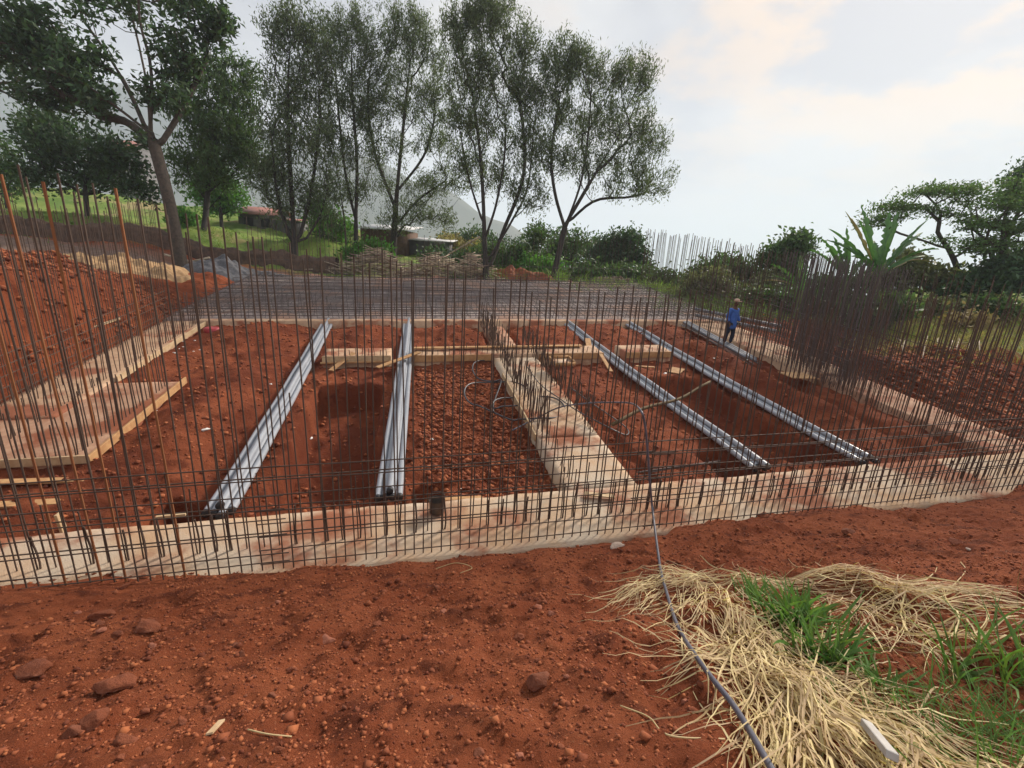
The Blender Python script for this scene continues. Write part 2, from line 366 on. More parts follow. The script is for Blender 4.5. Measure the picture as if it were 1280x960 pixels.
grit = sst(13, 14.5, -gu+n1)*sst(18, 20, gv)*(gv < 24.7)*.8; grit = np.maximum(grit, sst(23, 23.6, gv+n2)*(1-sst(25, 26.5, gv+n1))*.55)
moist = np.clip(sst(-.05, .25, n2+.1*n1)*.5+.35, 0, 1)*sst(-10, -9.6, gu)*(1-sst(12.9, 13.2, gu))*sst(1, 1.6, gv)*(1-sst(13, 13.5, gv))
hole_m = (sst(-3.9, -3.6, gu)*(1-sst(-2.3, -2.0, gu))*sst(1.8, 2, gv)*(1-sst(6.8, 7.1, gv)))
moist = np.clip(moist+.2*hole_m+.5*sst(13.0, 13.6, gu)*(1-gzone)*sst(1.5, 3, gv)+(.35+.5*n2)*(1-sst(-10.4, -9.9, gu))*sst(2, 4, gv)*(1-sst(17, 20, gv)), 0, .9)
ca = gmesh.color_attributes.new('zone', 'FLOAT_COLOR', 'POINT')
ca.data.foreach_set('color', np.stack([gzone, grit, moist, np.ones(len(V))], 1).astype(np.float32).ravel())
ground = link('ground', gmesh, 'ground'); ground['kind'] = 'structure'

# far hillside behind the trees
def hill(name, prof, D, thick, seed):
    px = np.linspace(prof[0][0], prof[-1][0], 90); py = np.interp(px, [a[0] for a in prof], [a[1] for a in prof])
    rows = []
    top = np.array([W(a, b, D) for a, b in zip(px, py)]); top[:, 2] += 14*fbm(px/40, px*0+seed, 4, seed)
    for k in range(15):
        f = k/14; r = top.copy(); r[:, 1] -= thick*(f**1.2); r[:, 2] = top[:, 2]*(1-f)**1.15+(-70)*f+10*fbm(px/25, px*0+k*.4, 3, seed+2)*math.sin(f*math.pi); rows.append(r)
    for k in range(1, 6):
        f = k/5; r = top.copy(); r[:, 1] += thick*f; r[:, 2] = top[:, 2]*(1-f)-90*f; rows.insert(0, r)
    V = np.vstack(rows); n = len(px); m = len(rows)
    i = (np.arange(m-1)[:, None]*n+np.arange(n-1)[None, :]).ravel()
    o = link(name, mesh_np(name, V, np.stack([i, i+n, i+n+1, i+1], 1), True), 'hill'); o['kind'] = 'structure'
hill('hills', [(-900, 40), (-300, 55), (0, 72), (150, 108), (300, 150), (450, 196), (560, 240), (640, 285), (720, 330), (800, 370), (900, 420)], 900, 420, 3)

# ------------------------------------------------------------------ concrete footings
def slab(name, u0, u1, v0, v1, top, thick, material, label, step=.12, rag=.01):
    nu = max(2, int((u1-u0)/step)); nv = max(2, int((v1-v0)/step)); us = np.linspace(u0, u1, nu+1); vs = np.linspace(v0, v1, nv+1)
    U_, V_ = np.meshgrid(us, vs); q = np.array([P(a, b, 0) for a, b in zip(U_.ravel(), V_.ravel())])
    edge = ((U_ == u0) | (U_ == u1) | (V_ == v0) | (V_ == v1)).ravel()
    q[:, 2] += top+.016*fbm(q[:, 0]*2, q[:, 1]*2, 3, 30)-.012*edge
    q[:, :2] += np.stack([fbm(q[:, 0]*3, q[:, 1]*3, 2, 31), fbm(q[:, 0]*3, q[:, 1]*3, 2, 32)], 1)*rag*edge[:, None]*2
    n = nu+1; i = (np.arange(nv)[:, None]*n+np.arange(nu)[None, :]).ravel()
    fc = [np.stack([i, i+1, i+n+1, i+n], 1)]
    loop = list(range(n))+[k*n+nu for k in range(1, nv+1)]+[nv*n+k for k in range(nu-1, -1, -1)]+[k*n for k in range(nv-1, 0, -1)]
    low = q[loop].copy(); low[:, 2] -= thick; b0 = len(q); m = len(loop)
    fc.append(np.array([[loop[k], b0+k, b0+(k+1) % m, loop[(k+1) % m]] for k in range(m)]))
    return solo(name, np.vstack([q, low]), np.vstack(fc), material, label, 'footing')
slab('strip_footing', *FRONT, 0, .5, 'concrete', 'long pale dusty concrete footing under the tall rebar wall at the foot of the bank', rag=.025)
slab('strip_footing', *LEFT, 0, .5, 'concrete_dusty', 'narrow concrete footing beside the heap of red earth')
slab('pad_footing', -9.6, -7.0, 3.4, 7.15, -.03, .5, 'concrete_soiled', 'wide dusty concrete pad edged with boards beside the red earth heap')
slab('strip_footing', 1.25, 2.62, 1.34, 3.2, -.005, .5, 'concrete', 'pale lower end of concrete footing joining the long front footing')
slab('strip_footing', 1.22, 2.6, 3.21, 8.4, .02, .5, 'concrete', 'concrete footing across the middle of the pit between rows of short rebar')
slab('strip_footing', 1.5, 2.3, 9.32, 12.6, -.08, .5, 'concrete_soiled', 'dusty end of the middle footing reaching the dark rebar mat')
slab('cross_footing', -3.9, -1.95, 8.45, 9.3, .10, .5, 'concrete_dusty', 'short orange dusty cross footing between the two pipe bundles nearest the pad')
slab('cross_footing', -1.25, 4.95, 8.45, 9.3, .10, .5, 'concrete_dusty', 'long orange dusty cross footing passing over the middle footing')
slab('cross_footing', 5.75, 7.5, 8.45, 9.3, .10, .5, 'concrete_dusty', 'short orange dusty cross footing between the pipe bundles nearer the worker')
slab('raft_slab', -10, 13.4, 13.1, 22.8, .06, .5, 'blinding', 'wide grey raft bed covered by a dark mat of rebar below the trees', .25)
slab('slab_kerb', -8.9, 12.2, 12.7, 13.08, .09, .5, 'concrete_dusty', 'orange dusty concrete kerb along the front of the rebar mat', .15)
slab('strip_footing', 11.45, 12.9, 1.34, 6.2, -.02, .5, 'concrete_soiled', 'dusty concrete footing under the sloping right rebar wall')
slab('strip_footing', 11.05, 12.9, 6.21, 13.05, .02, .5, 'concrete_dusty', 'orange concrete footing behind the worker in blue')

# ------------------------------------------------------------------ reinforcing steel
def rod_mesh(name, material, seed):
    r = random.Random(seed); k = 6; segs = 4; V = []; Fc = []
    a1, a2 = (r.uniform(-1, 1), r.uniform(-1, 1)) if seed >= 0 else (0, 0)
    for i in range(segs+1):
        f = i/segs; ox = math.sin(f*math.pi)*a1*1.3; oy = math.sin(f*math.pi*1.5)*a2*1.2
        for j in range(k):
            a = 2*math.pi*j/k; V.append((ox+math.cos(a), oy+math.sin(a), f))
    for i in range(segs):
        for j in range(k): Fc.append((i*k+j, i*k+(j+1) % k, (i+1)*k+(j+1) % k, (i+1)*k+j))
    Fc.append(tuple(range(k))[::-1]); Fc.append(tuple(segs*k+j for j in range(k)))
    m = bpy.data.meshes.new(name); m.from_pydata(V, [], Fc); m.materials.append(MATS[material]); return m
STRAIGHT = [rod_mesh('bar', 'rust', -1)]
RODS = [rod_mesh('bar', 'rust', i) for i in range(3)]; GREYS = [rod_mesh('bar', 'rust_grey', i+5) for i in range(3)]; ORANGE = [rod_mesh('bar', 'rust_orange', 11)]
def rod(name, a, b, r, root, meshes=RODS):
    a = Vector(a); b = Vector(b); d = b-a
    o = bpy.data.objects.new(name, random.choice(meshes)); col.objects.link(o)
    o.rotation_mode = 'QUATERNION'; o.rotation_quaternion = d.to_track_quat('Z', 'Y') @ Quaternion((0, 0, 1), random.uniform(0, 6.28)); o.scale = (r, r, d.length)
    if root is not None: o.parent = root; o.location = a-root.location
    else: o.location = a
    return o
def top_for(u, v, ypix):                                     # bar length so that its top stands as high as in the picture
    lo, hi = .2, 9
    for _ in range(22):
        m = (lo+hi)/2
        if proj(P(u, v, m))[1] > ypix: lo = m
        else: hi = m
    return lo
TX = [70, 125, 255, 375, 480, 575, 700, 800, 900, 1000, 1150, 1290]; TY = [200, 216, 256, 300, 318, 335, 352, 364, 374, 376, 374, 374]
wall = thing('rebar_wall', P(2, .15), 'tall grid of rusty steel bars standing on the long front footing', 'rebar', None)
u = -8.6; k = 0
while u < 12.9:
    v = .17; lean = -.045*sst(1.2, 2.5, u)*(1-sst(6, 9, u))+random.uniform(-.009, .009); leanv = random.uniform(-.012, .012)
    bx = proj(P(u, v, 1.5))[0]; ty = np.interp(bx, TX, TY)+random.uniform(-7, 12)
    Lh = top_for(u, v, ty)
    if random.random() < .10 and u > -3: Lh *= random.uniform(.55, .85)
    orange = u < -4 and random.random() < .28
    rod('vertical_bar', P(u, v, -.04), P(u+lean*Lh, v+leanv*Lh, Lh), .009 if not orange else .0135, wall, ORANGE if orange else RODS)
    u += .128+random.uniform(-.012, .012); k += 1
u = -8.5
while u < 12.9:                                              # second layer behind: lapped starters, some carried up
    v = .62; lean = random.uniform(-.03, .03); tall = random.random() < (.62 if u > -4 else .3)
    Lh = top_for(u, v, np.interp(proj(P(u, v, 1.5))[0], TX, TY)+random.uniform(4, 30)) if tall else random.uniform(.75, 1.25)
    rod('vertical_bar', P(u, v, -.04), P(u+lean*Lh*.5, v+random.uniform(-.02, .02), Lh), .009, wall)
    if random.random() < .6: rod('lap_bar', P(u+.028, v, -.04), P(u+.028+lean*.3, v, random.uniform(.42, .62)), .0125, wall, RODS)
    u += .205+random.uniform(-.025, .025)
for i in range(8):
    wv = .10+i*.2
    for s in range(4):
        a, b_ = -8.7+s*5.4, -8.7+(s+1)*5.4+.35
        j = random.uniform(-.03, .03)
        rod('horizontal_bar', P(a, .14+.01*(s % 2), wv+j), P(b_, .14+.01*(s % 2), wv+j+random.uniform(-.03, .03)), .0082, wall)
for i in range(3):
    for s in range(2): rod('horizontal_bar', P(-8.6+s*10.7, .60, .25+i*.4), P(2.4+s*10.7, .60, .25+i*.4+random.uniform(-.04, .04)), .010, wall)
# left wall
lw = thing('rebar_wall', P(-9.9, 9), 'fence of tall rusty bars beside the red earth heap', 'rebar')
v = 4.2
while v < 13.2:
    Lh = 3.9+.5*(1-sst(4, 9, v))+random.uniform(-.2, .2)
    rod('vertical_bar', P(-9.85, v, -.05), P(-9.85+random.uniform(-.05, .05), v+random.uniform(-.06, .06), Lh), .008, lw)
    if random.random() < .8: rod('vertical_bar', P(-8.75, v+.05, -.05), P(-8.75+random.uniform(-.06, .06), v+.05, random.uniform(.55, 1.2)), .010, lw)
    v += .115
for i in range(5): rod('horizontal_bar', P(-9.83, 4.2, .15+.22*i), P(-9.83, 13.2, .15+.22*i+random.uniform(-.05, .05)), .009, lw)
pw_ = thing('starter_bars', P(-7.2, 5), 'rows of short rusty starter bars round the wide concrete pad', 'rebar')
for v in np.arange(3.6, 7.1, .14): rod('starter_bar', P(-7.25, v, -.04), P(-7.25+random.uniform(-.05, .05), v, random.uniform(.75, 1.15)), .011, pw_)
for u in np.arange(-9.5, -7.2, .15): rod('starter_bar', P(u, 3.55, -.04), P(u, 3.55+random.uniform(-.05, .05), random.uniform(.5, .85)), .011, pw_)
for v in np.arange(4.2, 7.1, .2): rod('starter_bar', P(-9.45, v, -.04), P(-9.45, v, random.uniform(.5, .9)), .011, pw_)
# middle footing starters
for (uu, v0, v1, lo, hi, lab) in ((1.38, 3.3, 12.6, .55, 1.0, 'row of short rusty bars along the middle footing on the side of the coiled hose'), (2.5, 3.3, 9.8, .5, .95, 'row of short dark bars along the middle footing facing the worker')):
    st = thing('starter_bars', P(uu, (v0+v1)/2), lab, 'rebar')
    for v in np.arange(v0, v1, .125):
        rod('starter_bar', P(uu+random.uniform(-.04, .04), v, -.02), P(uu+random.uniform(-.12, .12), v+random.uniform(-.1, .1), random.uniform(lo, hi)), .011, st)
    for v in np.arange(v0, v1, .25):
        rod('starter_bar', P(uu+.13, v, -.02), P(uu+.13+random.uniform(-.12, .12), v+random.uniform(-.1, .1), random.uniform(lo, hi)), .011, st)
st = thing('starter_bars', P(1.9, 1.0), 'thin starter bars where the middle footing meets the front footing', 'rebar')
for v in np.arange(1.5, 3.2, .2): rod('starter_bar', P(1.4, v, 0), P(1.4+random.uniform(-.05, .05), v, random.uniform(.35, .6)), .009, st)
for (a, b_, lab) in ((-3.8, -2.0, 'short bars on the cross footing between the pipe bundles by the pad'), (-1.2, 4.9, 'short bars on the long cross footing'), (5.8, 7.4, 'short bars on the cross footing near the worker')):
    st = thing('starter_bars', P((a+b_)/2, 8.6), lab, 'rebar')
    for u in np.arange(a, b_, .17): rod('starter_bar', P(u, 8.55, 0), P(u+random.uniform(-.04, .04), 8.55, random.uniform(.22, .5)), .010, st)
# mat on the raft
rm = thing('rebar_mat', P(2, 13.2, .06), 'dark flat mat of crossed rebar on the raft below the trees', 'rebar')
for v in np.arange(13.3, 22.7, .32): v += random.uniform(-.1, .1); rod('mat_bar', P(-9.9, v, .16), P(13.2, v+random.uniform(-.15, .15), .16+random.uniform(-.03, .06)), .012, rm, GREYS)
for u in np.arange(-9.8, 13.2, .30): rod('mat_bar', P(u, 13.2, .185), P(u+random.uniform(-.06, .06), 22.7, .185), .012, rm, GREYS)
for v in np.arange(13.4, 22.7, .96): rod('mat_bar', P(-9.9, v, .38), P(13.2, v+random.uniform(-.06, .06), .38), .012, rm, GREYS)
ub = thing('starter_bars', P(2, 13.3), 'rows of short upright bars standing in the dark rebar mat', 'rebar')
for vv, st_ in ((13.35, .2), (13.75, .5), (15.0, .6), (16.8, .6), (19, .6), (21, .7)):
    for u in np.arange(-9.5, 13, st_):
        rod('starter_bar', P(u+random.uniform(-.05, .05), vv+random.uniform(-.1, .1), .05), P(u+random.uniform(-.08, .08), vv+random.uniform(-.05, .05), random.uniform(.5, 1.0)), .010, ub, GREYS)
bw = thing('rebar_wall', P(2, 22.6), 'thin upright bars along the back of the rebar mat before the trees', 'rebar')
for u in np.arange(-9.8, 13.2, .215):
    Lh = 2.9+random.uniform(-.3, .3) if (u < -3 or u > 6) else random.uniform(1.2, 2.9)
    rod('vertical_bar', P(u, 22.55, .05), P(u+random.uniform(-.08, .08), 22.55+random.uniform(-.05, .05), Lh), .0125, bw, RODS)
for i in range(2): rod('horizontal_bar', P(-9.8, 22.5, .5+.5*i), P(13.2, 22.5, .5+.5*i), .009, bw, GREYS)
# right wall
rw = thing('rebar_wall', P(12.5, 10), 'long fence of tall bars along the footing behind the worker in blue', 'rebar')
v = 1.5; i = 0
while v < 22:
    Lh = 3.45+random.uniform(-.15, .2)
    rod('vertical_bar', P(12.6+.5*sst(11, 14, v), v, -.05), P(12.6+.5*sst(11, 14, v)+random.uniform(-.06, .06), v+random.uniform(-.07, .07), Lh), .0105+.003*(v > 10), rw, GREYS if 5 < v < 9 else RODS)
    v += .135
v = 1.6
while v < 12.8:
    Lh = random.uniform(2.9, 3.4) if random.random() < .5 else random.uniform(.6, 1.3)
    rod('vertical_bar', P(11.15, v, -.05), P(11.15+random.uniform(-.06, .06), v+random.uniform(-.06, .06), Lh), .0105, rw)
    v += .15
for i in range(10): rod('horizontal_bar', P(12.57, 1.5, .2+.17*i), P(12.57, 13, .2+.17*i+random.uniform(-.05, .05)), .009, rw)
for i in range(5): rod('horizontal_bar', P(13.05, 9, .5+.2*i), P(13.12, 16, .5+.2*i), .010, rw, GREYS)
cg = thing('rebar_cage', P(11.4, 6.4), 'dense grey thicket of tall upright bars on the footing near the banana plants', 'rebar')
for a in np.arange(11.0, 12.5, .24):
    for v in np.arange(4.9, 8.3, .125):
        lx = random.uniform(-.035, .035); rod('vertical_bar', P(a, v, -.02), P(a+lx, v+random.uniform(-.05, .05), 3.62+random.uniform(-.06, .06)-.10*(8.3-v)*.5), .0088, cg, GREYS)
for i in range(6): rod('horizontal_bar', P(10.97, 4.85, .3+.3*i), P(10.97, 8.35, .3+.3*i), .008, cg, GREYS)
# loose bars
for (a, b_, lab, n) in (((10.25, 12.3), (9.9, 7.2), 'bundle of loose dark bars lying by the feet of the worker', 7), ((2.9, 1.6), (4.7, 1.75), 'few bent bars lying against the front footing near the hose', 4)):
    rb = thing('bar_bundle', P(*a), lab, 'rebar')
    for i in range(n):
        o1 = random.uniform(-.2, .2); o2 = random.uniform(-.25, .25)
        rod('loose_bar', P(a[0]+o1, a[1], .04+.03*i/n), P(b_[0]+o2, b_[1], .04+.03*i/n), .012, rb, GREYS)

# ------------------------------------------------------------------ pipe bundles
def pipe(u0, v0, u1, v1, w0, r=.056):
    t_ = np.linspace(0, 1, 14); pts = np.array([P(u0+(u1-u0)*f, v0+(v1-v0)*f, w0-.06*math.sin(f*math.pi)+.012*math.sin(f*23+u0)) for f in t_])
    return pts, tube(pts, r, 12, False)
BL = {-4.35: 'row beside the wide pad with boards', -1.6: 'row with a plank lying across it', 5.35: 'row next after the middle footing', 8.0: 'row nearest to the worker'}
for uc, where in BL.items():
    un, uf = {-4.35: (-4.28, -4.45), -1.6: (-1.76, -1.42), 5.35: (5.5, 5.2), 8.0: (8.02, 8.0)}[uc]
    for i in range(5):
        o = (i-1.5)*.116 if i < 4 else .02; hgt = -.05 if i < 4 else .045
        dv = random.uniform(-.12, .12)
        pts, (V_, F_) = pipe(un+o, 1.55+dv, uf+o*random.uniform(.8, 1.0), 13.0+random.uniform(-.15, .3), hgt)
        root = thing('plastic_pipe', pts[0], ('grey plastic pipe lying on top of the others, ' if i == 4 else 'outermost grey plastic pipe, ' if i in (0, 3) else 'inner grey plastic pipe, ')+where, 'pipe', 'grey plastic pipes laid in rows, '+where)
        part('tube', V_, F_, 'plastic_pipe', root, True)
        e = pts[0]; d = (pts[1]-pts[0]); d /= np.linalg.norm(d)
        cv, cf = tube([e-d*.02, e+d*.05], .0595, 12, True); part('end_cap', cv, cf, 'dark_cap', root)
for i, (a, b_) in enumerate((((10.75, 12.6), (10.2, 7.6)), ((10.6, 12.6), (10.05, 7.4)), ((10.48, 12.5), (9.95, 7.7)))):
    pts = np.array([P(a[0]+(b_[0]-a[0])*f, a[1]+(b_[1]-a[1])*f, .09) for f in np.linspace(0, 1, 8)]); V_, F_ = tube(pts, .055, 10, True)
    solo('plastic_pipe', V_, F_, 'steel', 'dull grey pipe lying along the footing by the worker', 'pipe', 'pipes beside the worker', True)
for i, off in enumerate((0, .35)):
    a = Spx(868+i*2, 386+i*8, .3); b_ = Spx(976-i*6, 408+i*6, .3)
    V_, F_ = tube(np.linspace(a, b_, 6), .075, 10, True)
    solo('steel_tube', V_, F_, 'steel', 'long grey steel tube resting on the bank behind the worker', 'tube', 'steel tubes behind the worker', True)

# ------------------------------------------------------------------ timber
def plank(a, b_, wd, th, label, material='timber', name='plank', up=None):
    a = np.asarray(a, float); b_ = np.asarray(b_, float); d = (b_-a)/2; L = np.linalg.norm(d)
    s = np.cross(d/L, np.array([0, 0, 1.])); s /= np.linalg.norm(s); n_ = np.cross(s, d/L)
    if up: s, n_ = n_, s
    bm = bmesh.new(); bmesh.ops.create_cube(bm, size=2)
    for v_ in bm.verts: v_.co = Vector((v_.co.x*L, v_.co.y*wd/2, v_.co.z*th/2))
    bmesh.ops.bevel(bm, geom=bm.edges[:], offset=min(th, wd)*.1, segments=1, affect='EDGES')
    m = bpy.data.meshes.new(name); bm.to_mesh(m); bm.free()
    o = link(name, m, material); dd = d/L
    nn = np.cross(dd, s)
    o.matrix_world = Matrix(((dd[0], s[0], nn[0], (a+b_)[0]/2), (dd[1], s[1], nn[1], (a+b_)[1]/2), (dd[2], s[2], nn[2], (a+b_)[2]/2), (0, 0, 0, 1)))
    return tag(o, label, 'plank')
plank(P(-6.95, 3.35, -.02), P(-6.95, 7.2, -.02), .16, .045, 'long edge board along the side of the wide concrete pad', 'timber', up=True)
plank(P(-9.7, 3.36, .0), P(-6.95, 3.36, .0), .15, .04, 'weathered edge board across the end of the wide concrete pad', 'timber_pale', up=True)
plank(P(-8.5, 2.95, -.08), P(-6.72, 2.85, -.1), .16, .035, 'plank on the soil just before the wide pad')
plank(P(-8.1, 2.3, -.1), P(-6.5, 2.3, -.14), .18, .035, 'plank on the soil between the wide pad and front footing')
plank(P(-8.5, 7.3, .0), P(-8.5, 12.9, .0), .15, .035, 'edge board along the narrow footing by the red earth heap', 'timber_pale', up=True)
plank(P(1.2, 3.2, .0), P(1.2, 6.9, .0), .16, .035, 'edge board along the middle footing on the hose side', 'timber_pale', up=True)
plank(P(-2.3, 7.7, .02), P(-1.1, 8.5, .20), .2, .03, 'bright plank lying across the grey pipes')
plank(P(-3.6, 7.95, -.13), P(-3.05, 8.75, .13), .17, .03, 'short plank leaning on the cross footing')
plank(P(-3.95, 8.38, -.05), P(-1.97, 8.4, -.05), .06, .05, 'thin batten at the foot of the short cross footing by the pad')
plank(P(-1.3, 9.0, .17), P(4.4, 9.1, .16), .2, .04, 'long board lying on top of the long cross footing')
plank(P(-1.25, 8.41, .02), P(1.2, 8.41, .02), .2, .03, 'form board on the face of the long cross footing by the pipes', 'timber', up=True)
plank(P(2.7, 8.41, .02), P(4.95, 8.41, .02), .2, .03, 'form board on the face of the long cross footing beyond the middle footing', 'timber', up=True)
plank(P(5.75, 8.41, .02), P(7.5, 8.41, .02), .2, .03, 'form board on the face of the cross footing near the worker', 'timber', up=True)
plank(P(-3.9, 8.43, .04), P(-1.95, 8.43, .04), .18, .02, 'form board on the face of the cross footing by the pad', 'timber_pale', up=True)
plank(P(4.75, 7.3, -.12), P(4.8, 8.35, .1), .12, .03, 'short upright-leaning plank against the long cross footing')
plank(P(4.9, 9.6, -.05), P(5.1, 10.3, .05), .2, .03, 'plank end beside the pipes behind the cross footing')
plank(P(6.9, 7.25, -.2), P(7.3, 7.6, -.18), .4, .03, 'square plywood piece on the soil between two pipe rows')
plank(P(5.9, 7.9, -.18), P(6.5, 7.75, -.18), .12, .03, 'thin offcut on the soil between two pipe rows')
plank(P(10.05, 6.1, .08), P(10.9, 5.95, .08), .75, .025, 'orange plywood sheet at the foot of the dense bar thicket')
plank(P(9.0, 9.6, .05), P(9.6, 9.7, .05), .2, .04, 'timber piece on the soil hump by the worker')
plank(P(8.9, 8.3, .02), P(9.5, 9.0, .1), .06, .05, 'pale stick on the soil hump by the worker', 'timber_pale')
plank(P(-6.1, 3.6, -.2), P(-5.55, 3.85, -.18), .08, .04, 'short pale stick on soil beside the pad board', 'timber_pale')
plank(P(-6.3, 1.62, -.12), P(-5.8, 1.66, -.12), .06, .05, 'pale stick at the inner edge of the front footing', 'timber_pale')
plank(P(-5.2, 1.7, -.14), P(-4.8, 1.72, -.14), .05, .04, 'tiny pale stick near the capped pipe ends', 'timber_pale')
plank(P(-6.25, 1.5, -.15), P(-6.28, 1.5, .18), .1, .04, 'upright wooden peg behind the front footing', 'timber_pale')
plank(P(-.2, 1.45, -.1), P(-.9, 1.42, -.05), .1, .03, 'small board at the inner edge of the front footing by the tin', 'timber')
plank(P(1.5, 1.1, .06), P(2.0, .95, .06), .12, .02, 'splintered offcut on the front footing', 'timber_pale')
plank(P(-10.9, 8.0, .5), P(-10.3, 11.2, .55), .06, .06, 'weathered pole in the foot of the red earth heap', 'timber_pale', 'pole')
plank(P(-12.5, 6.5, .7), P(-10.6, 8.4, .5), .06, .06, 'weathered pole lower on the red earth heap', 'timber_pale', 'pole')
def crooked(a, b_, r, label, material='pole_wood', cat='pole', amp=.06):
    a = np.asarray(a); b_ = np.asarray(b_); f = np.linspace(0, 1, 14)[:, None]; p_ = a+(b_-a)*f
    p_[:, 2] += amp*np.sin(f[:, 0]*7); p_[:, 0] += amp*.6*np.sin(f[:, 0]*11+1); V_, F_ = tube(p_, np.linspace(r, r*.7, 14), 8)
    return solo('wooden_pole', V_, F_, material, label, cat, smooth=True)
crooked(P(3.05, 3.5, .06), P(6.6, 5.0, .35), .045, 'long crooked brown pole lying over the grey pipes')
# bits of rubbish on the pit floor
def blob(c, r, seed, flat=.6, k=(8, 6), amp=.25):
    rr = random.Random(seed); a, b_ = k; V_ = []; ph = [rr.uniform(0, 6) for _ in range(6)]; sx, sy = rr.uniform(.75, 1.25), rr.uniform(.75, 1.25); rot = rr.uniform(0, 6)
    for i in range(b_+1):
        th = math.pi*i/b_
        for j in range(a):
            f = 2*math.pi*j/a; d = 1+amp*math.sin(2*f+ph[0])*math.sin(th)+amp*.7*math.sin(3*f+ph[1]+th*2)+amp*.6*math.sin(5*th+ph[2]+f)+rr.uniform(-amp, amp)*.35
            x, y, z = d*math.sin(th)*math.cos(f)*sx, d*math.sin(th)*math.sin(f)*sy, d*math.cos(th)*flat
            V_.append((c[0]+r*(x*math.cos(rot)-y*math.sin(rot)), c[1]+r*(x*math.sin(rot)+y*math.cos(rot)), c[2]+r*z))
    Fc = [[i*a+j, (i+1)*a+j, (i+1)*a+(j+1) % a, i*a+(j+1) % a] for i in range(b_) for j in range(a)]
    return np.array(V_), np.array(Fc)
V_, F_ = tube([P(-8.05, 12.0, -.18), P(-8.05, 12.0, -.16), P(-8.05, 12.0, .02), P(-8.05, 12.0, .05), P(-8.05, 12.0, .03)], [.2, .24, .26, .2, .1], 16)
solo('plastic_basin', V_, F_, 'plastic_red', 'red plastic basin on the soil at the corner of the pit', 'basin', smooth=True)
V_, F_ = blob(P(-5.9, 7.4, -.1), .15, 3, .25); solo('plastic_bag', V_, F_, 'plastic_red', 'crumpled pink bag on the soil of the pit', 'bag')
for i in range(26):
    q = hit(*random.choice([(random.uniform(205, 260), random.uniform(425, 445)), (random.uniform(150, 400), random.uniform(430, 560)), (random.uniform(520, 700), random.uniform(460, 560)), (random.uniform(830, 1000), random.uniform(440, 480))]))
    V_, F_ = blob(q, random.uniform(.03, .075), 40+i, .3, (6, 4)); solo('litter_scrap', V_, F_, 'plastic_white', 'pale scrap of litter on the pit floor', 'litter', 'scraps of litter in the pit')
V_, F_ = blob(P(-6.55, 5.6, -.1), .09, 77, .4); solo('plastic_packet', V_, F_, 'plastic_yellow', 'small yellow packet beside the pad board', 'packet')
# tin bucket by the footing
tb = thing('bucket', P(-1.0, 1.02, .01), 'small dark tin bucket standing on the front footing', 'bucket')
pr = [(.10, 0), (.115, .02), (.125, .22), (.13, .23), (.12, .235), (.11, .05), (.02, .04)]
V_, F_ = tube([np.array(tb.location)+np.array([0, 0, .0+z+.0001*i]) for i, (r_, z) in enumerate(pr[:4])], [r_ for r_, z in pr[:4]], 16, False)
part('shell', V_, F_, 'tin', tb, True)
V_, F_ = tube([np.array(tb.location)+np.array([0, 0, .03]), np.array(tb.location)+np.array([0, 0, .035])], [.108, .108], 16, True); part('bottom', V_, F_, 'tin', tb)
V_, F_ = tube(spline([np.array(tb.location)+np.array(p_) for p_ in ((-.125, 0, .21), (-.1, .05, .3), (0, .07, .33), (.1, .05, .3), (.125, 0, .21))], 16), .006, 6); part('handle', V_, F_, 'tin', tb)
# tray on bars
tr_ = thing('mortar_tray', P(3.0, 7.0, .3), 'square dusty mortar tray resting on bars beside the middle footing', 'tray')
V_, F_ = box_vf(P(3.0, 7.0, .32), EX*.3, EY*.3, (0, 0, .015)); part('base', V_, F_, 'concrete', tr_)
for sx, sy in ((1, 0), (-1, 0), (0, 1), (0, -1)):
    V_, F_ = box_vf(P(3.0+.31*sx, 7.0+.31*sy, .36), EX*(.012 if sx else .29), EY*(.012 if sy else .29), (0, 0, .05)); part('rim', V_, F_, 'timber', tr_)
for sx in (-1, 1):
    for sy in (-1, 1): rod('leg', P(3.0+.25*sx, 7.0+.25*sy, -.3), P(3.0+.25*sx, 7.0+.25*sy, .31), .012, tr_)

# ------------------------------------------------------------------ hose
def lifted(px, py, h_):                                     # a point h_ above the ground along the same line of sight
    d = ray(px, py); q = hit(px, py); t_ = (q-C)@d/(d@d); g = d*t_; return q-g*(h_/-g[2])
hp = [lifted(975, 985, .16), lifted(920, 890, .17), lifted(880, 835, .17), lifted(848, 785, .15), lifted(834, 745, .10), lifted(827, 718, .07), lifted(823, 695, .08)]
def fence(px, py, v=.05):
    d = ray(px, py); n_ = np.cross(EX, np.array([0, 0, 1.])); o = P(0, v); return C+d*(n_@(o-C))/(n_@d)
hp += [fence(816, 640, .0), fence(813, 610), fence(810, 570), fence(806, 530, .08), fence(800, 512, .22), W(788, 504, 8.1), W(765, 503, 8.5), W(735, 504, 8.9), W(700, 509, 9.3), Spx(676, 520, .12), Spx(640, 538, .02)]
V_, F_ = tube(spline(hp, 150), .0165, 8)
solo('hose', V_, F_, 'hose_worn', 'dark hose running from the straw over the bars into the pit', 'hose', smooth=True)
def loopc(cx, cy, a, b_, t0, t1, wz=0): return [P(cx+a*math.cos(t_), cy+b_*math.sin(t_), wz+.05*math.sin(3*t_)) for t_ in np.linspace(t0, t1, 22)]
ctr = Spx(612, 470)-O; cu, cv = ctr@EX, ctr@EY
pts = loopc(cu+.35, cv+.6, .75, 1.0, 0, 4.6, -.05)+loopc(cu, cv-1.2, .85, .9, 4.4, 10.3, -.02)+loopc(cu+.6, cv-2.2, .9, .7, 4, 9.6, .02)
V_, F_ = tube(spline(pts, 240), .02, 7); solo('coiled_hose', V_, F_, 'hose', 'loose coil of black hose on the soil by the middle footing', 'hose', smooth=True)
